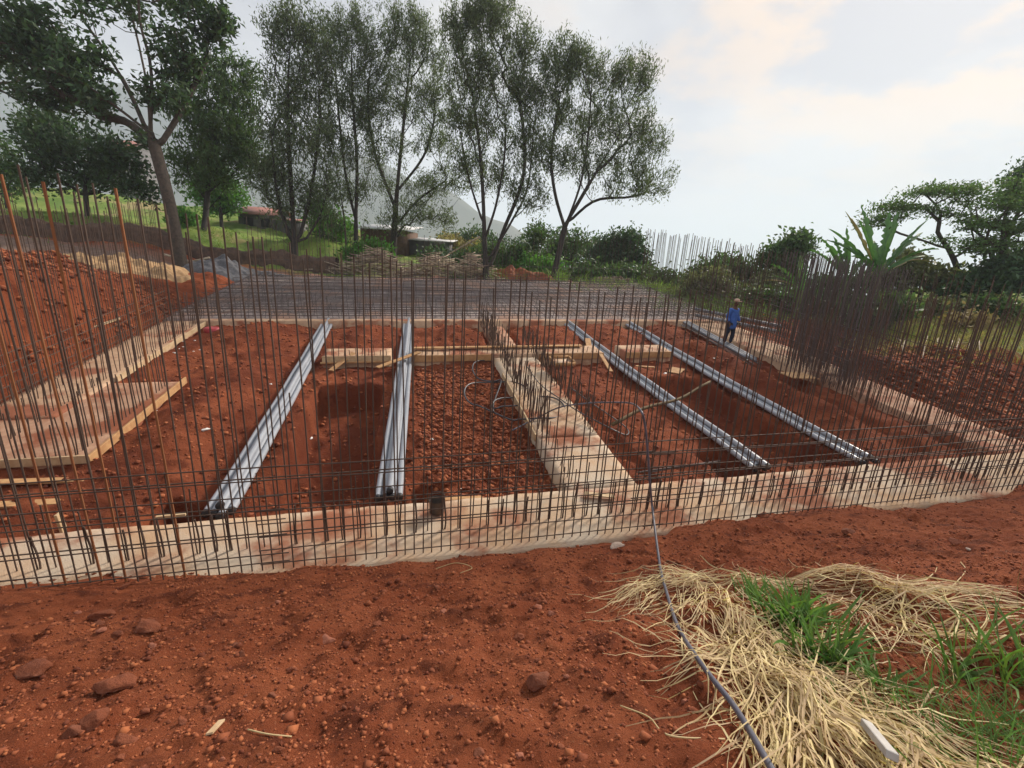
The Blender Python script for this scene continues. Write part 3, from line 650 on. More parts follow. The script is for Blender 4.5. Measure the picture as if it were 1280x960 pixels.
pts = [P(1.9, 6.9, .25), P(1.95, 5.6, .22), P(2.2, 4.7, .2), P(2.4, 4.0, .2), P(2.9, 3.3, .1), P(3.3, 3.2, -.05), P(3.5, 3.7, -.1), P(3.0, 4.6, .1), P(2.6, 5.2, .3)]
V_, F_ = tube(spline(pts, 70), .014, 7); solo('coiled_hose', V_, F_, 'hose', 'thin black hose lying across the middle footing', 'hose', smooth=True)


# ------------------------------------------------------------------ stones, pebbles and straw on the bank
def rock(c, r, seed, flat, sub):
    rr = np.random.default_rng(seed); bm = bmesh.new(); bmesh.ops.create_icosphere(bm, subdivisions=sub+1, radius=1)
    V_ = np.array([v_.co[:] for v_ in bm.verts]); F_ = np.array([[v_.index for v_ in f_.verts] for f_ in bm.faces]); bm.free()
    for _ in range(16):                                      # broken faces
        d = rr.normal(0, 1, 3); d /= np.linalg.norm(d); k = V_@d-rr.uniform(.42, .8); V_ = V_-np.where(k > 0, k, 0)[:, None]*d
    V_ = V_*(1+.22*fbm(V_[:, 0]*2.5+seed, V_[:, 1]*2.5+V_[:, 2]*1.7, 3, seed % 50))[:, None]
    V_ = V_*np.array([rr.uniform(.95, 1.25), rr.uniform(.7, 1.0), flat]); a = rr.uniform(-.5, .5); ca_, sa_ = math.cos(a), math.sin(a)
    return np.stack([V_[:, 0]*ca_-V_[:, 1]*sa_, V_[:, 0]*sa_+V_[:, 1]*ca_, V_[:, 2]], 1)*r+np.asarray(c), F_
def stone(px, py, wpx, material, label, seed, flat=.6, group=None):
    q = hit(px, py); D = (q-C)@fw; r = wpx*D/F/2*.8
    V_, F_ = rock((q[0], q[1], q[2]+r*flat*.25), r, seed, flat, 2 if wpx > 16 else 1)
    return solo('stone', V_, F_, material, label, 'stone', group)
stone(46, 842, 60, 'clod', 'long low brown rock on the bank, alone', 201, .5)
stone(92, 918, 38, 'stone_dark', 'rounded brown rock touching its larger neighbour', 202, .75)
stone(118, 905, 46, 'clod', 'angular reddish rock touching a rounder rock', 203, .75)
stone(160, 930, 44, 'clod', 'reddish clod beside a pair of touching rocks', 204, .6)
stone(130, 770, 30, 'clod', 'flat red clod near the foot of the bank under the bars', 205, .7)
stone(142, 865, 52, 'clod', 'broad low earth clod up the bank from the long rock', 206, .45)
stone(185, 785, 48, 'clod', 'low red clod half sunk in the bank', 207, .4)
stone(60, 725, 46, 'clod', 'big earth clod fallen on the front footing', 208, .6)
stone(407, 803, 28, 'stone_pink', 'flat pinkish stone lying alone on the bank', 209, .35)
stone(668, 855, 50, 'stone_dark', 'dark brown lump in the middle of the pebbly bank', 210, .6)
stone(855, 880, 18, 'stone_pink', 'small pink stone beside the hose', 211, .6)
stone(672, 760, 15, 'stone_pink', 'small pink stone below the front footing', 212, .6)
stone(770, 683, 26, 'stone_pale', 'pale flat mortar lump by the front footing', 213, .3)
stone(955, 645, 26, 'clod', 'dark red clod at the foot of the right bars', 214, .6)
stone(1195, 680, 24, 'stone_pink', 'brown stone on the smooth soil near the right bars', 215, .6)
stone(1262, 750, 30, 'clod', 'red clod above the green grass', 216, .6)
stone(1060, 668, 22, 'stone_dark', 'dark clod on the smooth soil', 217, .5)
stone(1210, 690, 10, 'stone_pale', 'tiny grey stone beside the brown stone', 218, .6)
for i in range(60):
    px, py = random.uniform(10, 1270), random.uniform(710, 955)
    if px > 760 and py > 720: px -= 700
    stone(px, py, random.uniform(7, 20), random.choice(['clod', 'clod', 'clod', 'stone_pink', 'stone_dark']), 'small loose red clod on the bare earth bank', 300+i, .6, 'loose clods on the bank')
# grit: thousands of crumbs as one mass
def crumbs(n, region, smin, smax, seed):
    rg = np.random.default_rng(seed); x, y = region(rg, n); z = height(x, y); s = smin+(smax-smin)*rg.random(n)**3.5
    oct_ = np.array([[1, 0, 0], [0, 1, 0], [-1, 0, 0], [0, -1, 0], [0, 0, .8], [0, 0, -.8]]); of = np.array([[0, 1, 4], [1, 2, 4], [2, 3, 4], [3, 0, 4], [1, 0, 5], [2, 1, 5], [3, 2, 5], [0, 3, 5]])
    a = rg.random(n)*6.28; jit = rg.uniform(.65, 1.3, (n, 6, 1)); L = oct_[None]*jit
    X = L[..., 0]*np.cos(a)[:, None]-L[..., 1]*np.sin(a)[:, None]; Y = L[..., 0]*np.sin(a)[:, None]+L[..., 1]*np.cos(a)[:, None]
    V_ = np.stack([X*s[:, None]+x[:, None], Y*s[:, None]+y[:, None], L[..., 2]*s[:, None]*.8+(z+s*.25)[:, None]], 2).reshape(-1, 3)
    return V_, (of[None]+6*np.arange(n)[:, None, None]).reshape(-1, 3)
V1, F1 = crumbs(70000, lambda r, n: (r.uniform(-4.2, 5.5, n), .75+4.6*r.random(n)**1.5), .002, .017, 1)
V5, F5 = crumbs(3000, lambda r, n: (r.uniform(-5, 6, n), 1.0+5.0*r.random(n)), .010, .042, 5)
V2, F2 = crumbs(16000, lambda r, n: (r.uniform(-9, 10, n), r.uniform(2, 8.5, n)), .006, .03, 2)
def pitreg(r, n):
    u_ = np.concatenate([r.uniform(-1.2, 1.1, n//2), r.uniform(-8, 10.4, n-n//2)]); v_ = np.concatenate([r.uniform(1.5, 8.2, n//2), r.uniform(1.5, 12.8, n-n//2)])
    return O[0]+u_*EX[0]+v_*EY[0], O[1]+u_*EX[1]+v_*EY[1]
V3, F3 = crumbs(14000, pitreg, .012, .075, 3)
def heapreg(r, n):
    u_ = np.concatenate([r.uniform(-15, -10.2, n//2), r.uniform(12.9, 17, n-n//2)]); v_ = np.concatenate([r.uniform(4, 16, n//2), r.uniform(2, 9, n-n//2)])
    return O[0]+u_*EX[0]+v_*EY[0], O[1]+u_*EX[1]+v_*EY[1]
V4, F4 = crumbs(11000, heapreg, .02, .13, 4)
V_, F_ = join([(V1, F1), (V2, F2), (V3, F3), (V4, F4), (V5, F5)])
solo('earth_crumbs', V_, F_, 'pebble', 'fine red crumbs and pebbles strewn over the earth', 'pebbles', kind='stuff', base=(0, 4, 1))

def blades(roots, dirs, length, width, lift, droop, segs=5, side=None, rg=RNG, curl=.5):
    """flat tapering blades: roots (n,3), horizontal dirs (n,2); lift = start slope, droop = gravity"""
    n = len(roots); f = np.linspace(0, 1, segs+1)[None, :, None]
    d = np.concatenate([dirs, np.zeros((n, 1))], 1); d /= np.linalg.norm(d, axis=1)[:, None]+1e-9
    s = np.stack([-d[:, 1], d[:, 0], np.zeros(n)], 1)
    L = np.broadcast_to(length, (n,))[:, None, None]; lf = np.broadcast_to(lift, (n,))[:, None, None]; dr = np.broadcast_to(droop, (n,))[:, None, None]
    cu_ = (rg.uniform(-curl, curl, n))[:, None, None]
    hor = np.sqrt(np.maximum(1-lf**2, .02))
    ctr = roots[:, None, :]+d[:, None, :]*(L*f*hor)+s[:, None, :]*(L*cu_*f**2)+np.array([0, 0, 1.])[None, None, :]*(L*(lf*f-dr*f**2))
    wd = np.broadcast_to(width, (n,))[:, None, None]*(1-.85*f**2)*.5
    tw = rg.uniform(-.9, .9, n)[:, None, None]
    sd_ = s[:, None, :]*np.cos(tw)+np.array([0, 0, 1.])[None, None, :]*np.sin(tw)
    V_ = np.stack([ctr-sd_*wd, ctr+sd_*wd], 2).reshape(-1, 3)
    k = np.arange(segs)*2; q = np.stack([k, k+1, k+3, k+2], 1)
    return V_, (q[None]+(2*(segs+1))*np.arange(n)[:, None, None]).reshape(-1, 4)
def strew(guide, n, wid, lmin, lmax, seed, wdt=.0105, lay=.085):
    """straws lying along a guide line given on the ground"""
    n = int(n*.42); lmax *= 1.15; rg = np.random.default_rng(seed); g = spline([hit(*p_) for p_ in guide], 40)
    k = rg.integers(0, 36, n); base_ = g[k]; tan = g[np.minimum(k+3, 39)]-g[k]; tan[:, 2] = 0; tan /= np.linalg.norm(tan, axis=1)[:, None]+1e-9
    nrm = np.stack([-tan[:, 1], tan[:, 0], 0*tan[:, 0]], 1); off = rg.normal(0, wid, n); base_ = base_+nrm*off[:, None]
    flip = np.where(rg.random(n) < .25, -1, 1)[:, None]; ang = rg.normal(0, .2, n)+.42*np.sin(off*19+seed+k*.35)
    d = tan[:, :2]*flip; d = np.stack([d[:, 0]*np.cos(ang)-d[:, 1]*np.sin(ang), d[:, 0]*np.sin(ang)+d[:, 1]*np.cos(ang)], 1)
    L = rg.uniform(lmin, lmax, n)
    segs = 8; f = np.linspace(0, 1, segs+1)
    cu_ = (rg.normal(0, .22, n)+.35*np.sin(off*13+k*.3))[:, None]
    px = base_[:, 0][:, None]+d[:, 0][:, None]*L[:, None]*f-d[:, 1][:, None]*L[:, None]*cu_*f**2
    py = base_[:, 1][:, None]+d[:, 1][:, None]*L[:, None]*f+d[:, 0][:, None]*L[:, None]*cu_*f**2
    gz = height(px.ravel(), py.ravel()).reshape(px.shape)
    lay_ = (lay*rg.random(n)**1.3*np.exp(-(off/wid)**2*.5))[:, None]
    pz = gz+.006+lay_*(1-.35*f)+(rg.random(n)**4*.10)[:, None]*np.sin(f*3.14)
    s = np.stack([-d[:, 1], d[:, 0]], 1)[:, None, :]; tw = rg.uniform(-.7, .7, n)[:, None]
    wd = (wdt*rg.uniform(.5, 1.3, n))[:, None]*(1-.7*f**3)*.5
    a = np.stack([px-s[..., 0]*wd*np.cos(tw), py-s[..., 1]*wd*np.cos(tw), pz-wd*np.sin(tw)], 2); b_ = np.stack([px+s[..., 0]*wd*np.cos(tw), py+s[..., 1]*wd*np.cos(tw), pz+wd*np.sin(tw)], 2)
    V_ = np.stack([a, b_], 2).reshape(-1, 3); k = np.arange(segs)*2; q = np.stack([k, k+1, k+3, k+2], 1)
    return V_, (q[None]+(2*(segs+1))*np.arange(n)[:, None, None]).reshape(-1, 4)
V_, F_ = join([
    strew([(960, 735), (890, 728), (830, 732), (795, 745)], 380, .13, .3, .65, 1),
    strew([(885, 740), (920, 780), (955, 830), (995, 880), (1030, 930), (1060, 990)], 1100, .17, .35, .85, 2, lay=.14),
    strew([(1010, 770), (960, 800), (900, 830), (850, 790)], 240, .14, .3, .7, 3),
    strew([(950, 730), (1040, 728), (1120, 740), (1205, 745)], 420, .13, .35, .8, 4),
    strew([(1060, 750), (1110, 775), (1160, 800), (1215, 790)], 260, .17, .3, .7, 5),
    strew([(1080, 760), (1060, 800), (1040, 830), (1000, 850)], 110, .15, .3, .6, 6),
    strew([(940, 850), (1040, 880), (1120, 930), (1180, 990)], 520, .17, .3, .75, 7),
    strew([(960, 880), (960, 930), (985, 990)], 240, .09, .3, .6, 8)])
solo('straw', V_, F_, 'straw', 'heap of dry cut straw strewn down the bank', 'straw', kind='stuff', base=hit(960, 830))
for i, g in enumerate([[(775, 885), (810, 900), (835, 925), (905, 928)], [(545, 712), (570, 705), (590, 712), (575, 718)], [(310, 915), (335, 922), (365, 925)], [(1180, 745), (1205, 718), (1200, 705)]]):
    p_ = spline([hit(x, y, .012) for x, y in g], 24); V_, F_ = tube(p_, .0045, 5)
    solo('straw_stalk', V_, F_, 'straw', ['long curved straw stalk lying beside the straw heap', 'curled dry stalk at the foot of the front footing', 'short thin dry stalk near a wood chip', 'thin stalk at the tip of the straw heap'][i], 'stalk')
q = hit(262, 920, .015); q2 = hit(278, 906, .02); plank(q, q2, .035, .012, 'small pale wood chip lying on the red bank', 'timber_pale', 'wood_chip')
# weathered pole end at the foot of the picture
a = hit(1075, 925, .10); b_ = hit(1100, 985, .16); plank(a, b_, .045, .035, 'grey weathered wooden stake in the straw', 'alu', 'stake')
# green tufts
def tuft(px, py, n, L, label, seed, wd=.014, spread=.12, name='grass_tuft', material='grass_blade', lift=(.55, .95)):
    rg = np.random.default_rng(seed); q = hit(px, py); r = rg.normal(0, spread, (n, 2)); x, y = q[0]+r[:, 0], q[1]+r[:, 1]
    roots = np.stack([x, y, height(x, y)-.01], 1); a = rg.random(n)*6.28; d = np.stack([np.cos(a), np.sin(a)], 1)+r/spread*.5
    V_, F_ = blades(roots, d, rg.uniform(.45, 1, n)*L, wd*rg.uniform(.6, 1.2, n), rg.uniform(*lift, n), rg.uniform(.1, .45, n), 5, rg=rg)
    return solo(name, V_, F_, material, label, 'grass', base=q, kind='stuff' if n > 150 else None)
tuft(992, 780, 150, .52, 'large bright green tuft of grass growing out of the straw', 1, .03, .11, lift=(.75, .98))
tuft(1025, 825, 110, .42, 'lower green tuft adjoining the large one in the straw', 2, .026, .09, lift=(.65, .97))
tuft(945, 752, 60, .36, 'thin green blades at the upper rim of the straw', 3, .02, .07, lift=(.75, .98))
tuft(1108, 858, 40, .30, 'small broad-leaved green seedling in the straw', 4, .022, .05)
tuft(1045, 890, 26, .24, 'tiny green sprout in the middle of the straw', 5, .012, .05)
tuft(1200, 850, 14, .6, 'few long arching grass blades beside the straw', 6, .03, .04, lift=(.8, .98))
tuft(1262, 910, 380, .34, 'dense low green grass at the corner of the bank', 7, .008, .24)
tuft(1175, 930, 110, .24, 'fine green grass mixed into the straw edge', 8, .006, .18)
tuft(1270, 850, 70, .7, 'long arching green grass above the dense grass', 9, .018, .10, lift=(.7, .98))
tuft(1290, 965, 320, .3, 'dense green grass under the long arching blades', 10, .008, .22)

# ------------------------------------------------------------------ trees
def leafcloud(centers, m, spread, size, aspect, rg, up=.25, dirs=None):
    n = len(centers)*m; c = np.repeat(centers, m, 0)+rg.normal(0, 1, (n, 3))*np.asarray(spread)
    a = rg.normal(0, 1, (n, 3)); a[:, 2] += up
    if dirs is not None: a += np.repeat(dirs, m, 0)*1.2
    a /= np.linalg.norm(a, axis=1)[:, None]; b_ = np.cross(a, rg.normal(0, 1, (n, 3))); b_ /= np.linalg.norm(b_, axis=1)[:, None]
    L = size*rg.uniform(.6, 1.3, n)[:, None]; w_ = L*aspect
    bend = np.cross(a, b_)*L*rg.uniform(-.18, .18, n)[:, None]
    V_ = np.stack([c-a*L*.5, c+b_*w_*.5+bend, c+a*L*.5, c-b_*w_*.5+bend], 1).reshape(-1, 3)
    return V_, np.arange(4*n).reshape(-1, 4)
def grow_tree(name, label, base_px, D, trunk, clumps, leaf, bark='bark', r0=.2, leafmat='leaf_fern', seed=0, depth=.8, group=None, cat='tree', expo=.42, tipr=.012, dens=1.0, asc=.3, wide=1.0):
    """trunk: list of stems, each a list of (px,py,depth offset); clumps: (px,py,rx,ry,n)"""
    rg = np.random.default_rng(seed); s = D/F
    b0 = W(*base_px, D); gz = hz1(b0[0], b0[1]); dz = 0
    root = thing(name, (b0[0], b0[1], gz), label, cat, group)
    nodes = []; par = []
    for stem in trunk:
        pts = [W(x, y, D)+np.array([0, o, 0]) for x, y, o in stem]
        if len(nodes) == 0: pts[0][2] = gz-.15
        sp_ = spline(pts, max(4, int(np.linalg.norm(pts[-1]-pts[0])/.45))) if len(pts) > 1 else pts
        prev = -1 if not nodes else int(np.argmin([np.linalg.norm(q_-sp_[0]) for q_ in nodes]))
        for i, q_ in enumerate(sp_):
            if i == 0 and prev >= 0: continue
            nodes.append(q_); par.append(prev); prev = len(nodes)-1
    ntr = len(nodes)
    tips = []
    for (x, y, rx, ry, n) in clumps:
        n = int(n*dens); c = W(x, y, D); k = rg.normal(0, 1, (n, 3)); k /= np.linalg.norm(k, axis=1)[:, None]; k *= (rg.random(n)**.45)[:, None]
        tips.append(c+k*np.array([rx*s*wide, rx*s*depth*wide, ry*s])+np.array([0, rg.uniform(-1, 1)*rx*s*.4, 0]))
    tips = np.vstack(tips); tips[:, 2] = np.maximum(tips[:, 2], gz+.3); c0 = np.array(nodes[ntr-1]); order = np.argsort(np.min(np.linalg.norm(tips[:, None, :]-np.array(nodes)[None, :, :], axis=2), axis=1))
    tipn = []; tdir = []
    for ti in order:
        t_ = tips[ti]; A = np.array(nodes); d = A-t_; dist = np.linalg.norm(d, axis=1)
        pen = 2.2*np.maximum(A[:, 2]-t_[2]+asc*np.hypot(d[:, 0], d[:, 1]), 0)
        j = int(np.argmin(dist+pen+.0*dist)); st_ = A[j]; Lg = dist[j]; n = max(1, int(Lg/.5))
        prev = j; side = rg.normal(0, .06, 3)*Lg
        for k in range(1, n+1):
            f = k/n; q_ = st_+(t_-st_)*f; q_ = q_+side*math.sin(f*math.pi)+np.array([0, 0, -.10*Lg*math.sin(f*math.pi)])
            nodes.append(q_); par.append(prev); prev = len(nodes)-1
        tipn.append(prev); tdir.append((t_-st_)/max(Lg, .01))
    n = len(nodes); load = np.zeros(n)
    for t_ in tipn: load[t_] += 1
    for i in range(n-1, -1, -1):
        if par[i] >= 0: load[par[i]] += load[i]
    A = np.array(nodes); rad = np.maximum(tipr, r0*(load/len(tipn))**expo)
    Vs = []; Fs = []; nv = 0
    for i in range(n):
        j = par[i]
        if j < 0: continue
        d = A[i]-A[j]; L = np.linalg.norm(d)
        if L < 1e-4: continue
        d /= L; k = 8 if rad[i] > .06 else 4
        x_ = np.cross(d, [0.3, .9, .1]); x_ /= np.linalg.norm(x_); y_ = np.cross(d, x_); th = np.arange(k)*2*math.pi/k
        ring = np.cos(th)[:, None]*x_+np.sin(th)[:, None]*y_
        rj = min(rad[j], rad[i]*1.25) if j >= 0 else rad[i]
        Vs.append(np.vstack([A[j]-d*rad[i]*.3+ring*rj, A[i]+ring*rad[i]])); a = np.arange(k); Fs.append(np.stack([a, (a+1) % k, k+(a+1) % k, k+a], 1)+nv); nv += 2*k
    part('trunk', np.vstack(Vs), np.vstack(Fs), bark, root, True)
    m, spread, size, asp, up = leaf
    V_, F_ = leafcloud(A[tipn], m, spread, size, asp, rg, up, np.array(tdir))
    part('crown', V_, F_, leafmat, root)
    return root
# the big broad-leaved tree
grow_tree('broadleaf_tree', 'big dark broad-leaved tree with leaning bare trunk near the earth heap', (226, 318), 24,
    [[(226, 318, 0), (212, 255, 0), (198, 200, 0), (188, 165, 0)], [(188, 165, 0), (184, 110, 0), (166, 60, .5), (150, 10, .8), (140, -40, 1)], [(188, 165, 0), (196, 90, -.4), (186, 30, -.6), (188, -40, -.8)],
     [(184, 165, 0), (150, 110, .6), (115, 60, 1), (80, 10, 1)], [(192, 170, 0), (160, 140, -.6), (120, 110, -1), (70, 95, -1.2)], [(198, 185, 0), (215, 140, .5), (232, 95, .8), (250, 50, 1)], [(190, 180, 0), (150, 150, .5), (110, 140, .7)]],
    [(25, 30, 55, 35, 46), (70, 75, 45, 28, 36), (20, 60, 40, 22, 28), (100, 105, 40, 18, 22), (60, 125, 30, 14, 14), (130, 70, 20, 14, 6), (120, 130, 30, 15, 14), (255, 20, 34, 30, 26), (235, 65, 30, 24, 24), (215, 90, 30, 15, 12), (275, 35, 16, 22, 10), (190, 120, 22, 16, 10), (160, 10, 22, 16, 6), (200, -10, 40, 20, 12), (-40, 60, 60, 60, 36), (225, 125, 25, 14, 8), (100, -20, 60, 20, 14), (175, 180, 14, 10, 4), (120, 15, 20, 14, 4)],
    (40, (.34, .34, .26), .36, .42, -.3), 'bark', .29, 'leaf_dark', 11, expo=.46, tipr=.02)
# ferny silk-oak row
GL = (62, (.20, .20, .34), .24, .24, .8)
GG = 'tall feathery trees in a row beyond the raft'
def feather(label, base_px, D, trunk, clumps, seed, leaf=GL, r0=.2, leafmat='leaf_fern'):
    grow_tree('feathery_tree', label, base_px, D, trunk, clumps, leaf, 'bark_dark', r0, leafmat, seed, .75, GG, expo=.5, tipr=.009, dens=2.0, asc=1.1, wide=1.55)
feather('feathery tree leaning out over the valley at the open end of the row', (693, 352), 30,
    [[(690, 352, 0), (700, 310, 0), (706, 285, 0)], [(706, 285, 0), (694, 240, .3), (690, 190, .5), (700, 120, .4)], [(706, 285, 0), (725, 230, -.3), (735, 170, 0), (740, 100, 0)], [(708, 280, 0), (745, 250, .4), (790, 245, .5), (822, 235, .6)], [(706, 282, 0), (745, 215, -.5), (785, 150, -.6)]],
    [(705, 75, 24, 22, 30), (745, 95, 28, 26, 30), (790, 95, 20, 26, 26), (690, 125, 20, 35, 24), (735, 150, 30, 30, 26), (780, 150, 28, 30, 30), (808, 175, 18, 24, 16), (700, 190, 22, 28, 18), (760, 200, 34, 20, 18), (800, 220, 26, 12, 12), (815, 235, 14, 7, 7), (730, 205, 18, 22, 10), (770, 238, 25, 7, 6), (715, 60, 14, 15, 10)], 21, r0=.20)
feather('many-stemmed feathery tree next to the leaning end tree', (612, 352), 29,
    [[(608, 352, 0), (606, 310, 0), (604, 250, 0), (600, 190, 0), (590, 110, 0)], [(610, 325, 0), (640, 275, .4), (660, 230, .6), (668, 150, .6)], [(606, 300, 0), (622, 250, -.4), (632, 180, -.5), (628, 90, -.5)], [(604, 280, 0), (585, 220, .3), (572, 150, .4)], [(612, 335, 0), (628, 290, .5), (655, 215, -.3), (650, 120, 0)]],
    [(575, 35, 18, 28, 26), (620, 30, 26, 26, 36), (655, 60, 20, 28, 26), (585, 90, 24, 34, 32), (630, 105, 32, 34, 36), (665, 120, 18, 30, 20), (575, 150, 20, 30, 20), (620, 165, 30, 28, 24), (660, 180, 22, 28, 20), (600, 210, 24, 22, 14), (640, 225, 26, 22, 14), (665, 255, 18, 18, 8), (580, 200, 14, 14, 6), (610, 10, 16, 12, 10)], 22, r0=.22)
feather('feathery tree with one thick dark trunk behind the stick pile', (492, 328), 34,
    [[(490, 328, 0), (494, 270, 0), (498, 220, 0), (505, 150, 0), (512, 80, 0)], [(496, 240, 0), (530, 190, .4), (545, 130, .5)], [(494, 260, 0), (470, 190, -.4), (462, 120, -.4), (470, 60, -.5)], [(493, 285, 0), (520, 250, .5), (555, 225, .5)]],
    [(505, 25, 22, 24, 30), (485, 70, 24, 34, 34), (530, 60, 20, 34, 30), (510, 120, 30, 34, 34), (545, 120, 16, 30, 18), (470, 130, 20, 34, 22), (540, 180, 22, 24, 18), (480, 190, 22, 24, 16), (515, 235, 34, 22, 20), (550, 225, 22, 18, 14), (545, 270, 26, 14, 14), (490, 270, 22, 16, 10), (575, 230, 14, 10, 5)], 23, r0=.24, leafmat='leaf_fern')
feather('slim feathery tree with two dark stems beside the long white-roofed shed', (445, 332), 33,
    [[(444, 332, 0), (445, 270, 0), (446, 200, 0), (440, 110, 0), (440, 40, 0)], [(446, 280, 0), (430, 220, .4), (420, 140, .5), (415, 60, .5)], [(430, 332, .6), (426, 270, .6), (415, 200, .6)]],
    [(440, 30, 22, 24, 28), (410, 60, 22, 34, 30), (450, 80, 20, 34, 30), (425, 120, 28, 34, 34), (455, 150, 16, 30, 18), (410, 170, 22, 30, 22), (440, 200, 24, 26, 20), (420, 235, 24, 20, 14), (455, 240, 16, 16, 8)], 24, r0=.17, leafmat='leaf_fern')
feather('dense feathery tree with clustered stems before the grey hut', (368, 318), 31,
    [[(368, 318, 0), (366, 270, 0), (362, 200, 0), (360, 120, 0), (362, 60, 0)], [(372, 300, .2), (385, 240, .4), (395, 160, .5), (395, 80, .4)], [(364, 300, -.2), (350, 240, -.4), (342, 160, -.4)], [(376, 305, .3), (398, 270, .2), (410, 230, .2)]],
    [(350, 40, 14, 28, 20), (375, 35, 20, 26, 24), (395, 70, 18, 34, 26), (350, 95, 20, 34, 28), (380, 120, 26, 34, 34), (345, 155, 20, 30, 24), (385, 180, 28, 30, 32), (350, 210, 24, 26, 26), (395, 235, 24, 24, 20), (360, 255, 26, 20, 20), (335, 225, 16, 24, 14), (410, 270, 14, 14, 6)], 25, (40, (.28, .28, .42), .28, .26, .6), .24, 'leaf_fern')
feather('grey-green feathery tree with a thin trunk between the big tree and the row', (258, 306), 33,
    [[(257, 308, 0), (258, 260, 0), (262, 200, 0), (264, 130, 0)], [(258, 250, 0), (236, 225, .3), (225, 200, .3)], [(260, 220, 0), (290, 180, .3), (305, 140, .3)]],
    [(262, 95, 22, 18, 20), (285, 125, 26, 24, 26), (245, 145, 22, 24, 20), (300, 165, 28, 24, 26), (265, 180, 28, 24, 24), (232, 200, 20, 20, 16), (295, 205, 28, 22, 22), (255, 225, 28, 16, 16), (315, 190, 22, 26, 16), (310, 100, 10, 12, 6), (300, 85, 12, 10, 6)], 26, (46, (.34, .34, .36), .36, .28, .3), .2, 'leaf_mid')
# dark evergreens at the far left
def crownbush(name, label, base_px, D, clumps, leafmat, seed, leaf=(40, (.36, .36, .30), .34, .45, .1), r0=.16, trunk=None, cat='bush', group=None, bark='bark_dark'):
    x, y = base_px; cx = clumps[0][0]; cy = clumps[0][1]
    return grow_tree(name, label, base_px, D, trunk or [[(x, y, 0), (x+(cx-x)*.3, y+(cy-y)*.35, 0), (x+(cx-x)*.5, y+(cy-y)*.7, 0)]], clumps, leaf, bark, r0, leafmat, seed, .8, group, cat)
crownbush('evergreen_tree', 'dark spreading evergreen behind the tall bars near the big tree', (110, 275), 31, [(100, 185, 55, 30, 70), (60, 170, 34, 28, 36), (150, 200, 34, 26, 34), (100, 220, 60, 22, 46), (45, 215, 30, 24, 24), (165, 235, 24, 14, 14), (75, 150, 24, 14, 12), (30, 160, 16, 20, 10)], 'leaf_dark', 31, cat='tree')
crownbush('evergreen_tree', 'green tree partly behind the dark spreading evergreen', (10, 265), 34, [(5, 220, 20, 26, 30), (-30, 200, 30, 40, 40), (15, 190, 12, 20, 10)], 'leaf_mid', 32, cat='tree')
crownbush('round_tree', 'round bright green tree beside the grey hut', (278, 292), 42, [(272, 228, 24, 16, 40), (285, 245, 22, 20, 40), (262, 255, 20, 16, 24), (250, 240, 12, 14, 12)], 'leaf_bright', 33, (46, (.36, .36, .28), .34, .5, .1), cat='tree')
crownbush('shrub', 'yellow-green shrub at the top of the dark earth wall', (232, 290), 33, [(232, 275, 14, 10, 20)], 'leaf_bright', 34, r0=.05)
crownbush('shrub', 'bright shrub under the clustered feathery stems', (400, 300), 36, [(400, 270, 16, 16, 24), (425, 285, 14, 12, 16)], 'leaf_bright', 35, r0=.06)
crownbush('shrub', 'light green shrub below the slim feathery tree', (465, 328), 32, [(468, 312, 20, 12, 26), (440, 318, 14, 8, 12)], 'leaf_bright', 36, r0=.05)
# growth behind the raft
crownbush('round_tree', 'round dark bushy tree on the edge of the valley', (775, 352), 36, [(775, 310, 32, 18, 80), (760, 325, 26, 14, 40), (800, 325, 18, 18, 30), (745, 318, 14, 12, 14), (785, 298, 20, 10, 24)], 'leaf_dark', 41, (44, (.32, .32, .26), .28, .5, .1), cat='tree')
crownbush('shrub', 'leafy shrub spreading at the foot of the round dark tree', (750, 362), 33, [(755, 342, 38, 12, 50), (720, 348, 20, 9, 20), (790, 345, 26, 10, 28)], 'leaf_mid', 42, r0=.06)
crownbush('shrub', 'shrub between the two feathery trees at the open end', (650, 345), 35, [(650, 322, 28, 14, 36), (672, 300, 14, 16, 16), (630, 330, 20, 10, 18)], 'leaf_mid', 43, r0=.07)
crownbush('shrub', 'grey-green shrub behind the stem of the leaning end tree', (715, 345), 40, [(715, 305, 26, 16, 34), (690, 318, 20, 14, 20), (670, 290, 12, 20, 12)], 'leaf_mid', 44, r0=.08)
crownbush('shrub', 'pale yellow-green shrub behind the stick pile', (590, 330), 46, [(585, 310, 24, 12, 36), (560, 305, 16, 10, 18)], 'grass_dry', 45, r0=.06)
crownbush('shrub', 'dark low shrub behind the stick pile', (575, 340), 36, [(575, 328, 30, 9, 30), (540, 320, 22, 10, 20)], 'leaf_dark', 46, r0=.06)
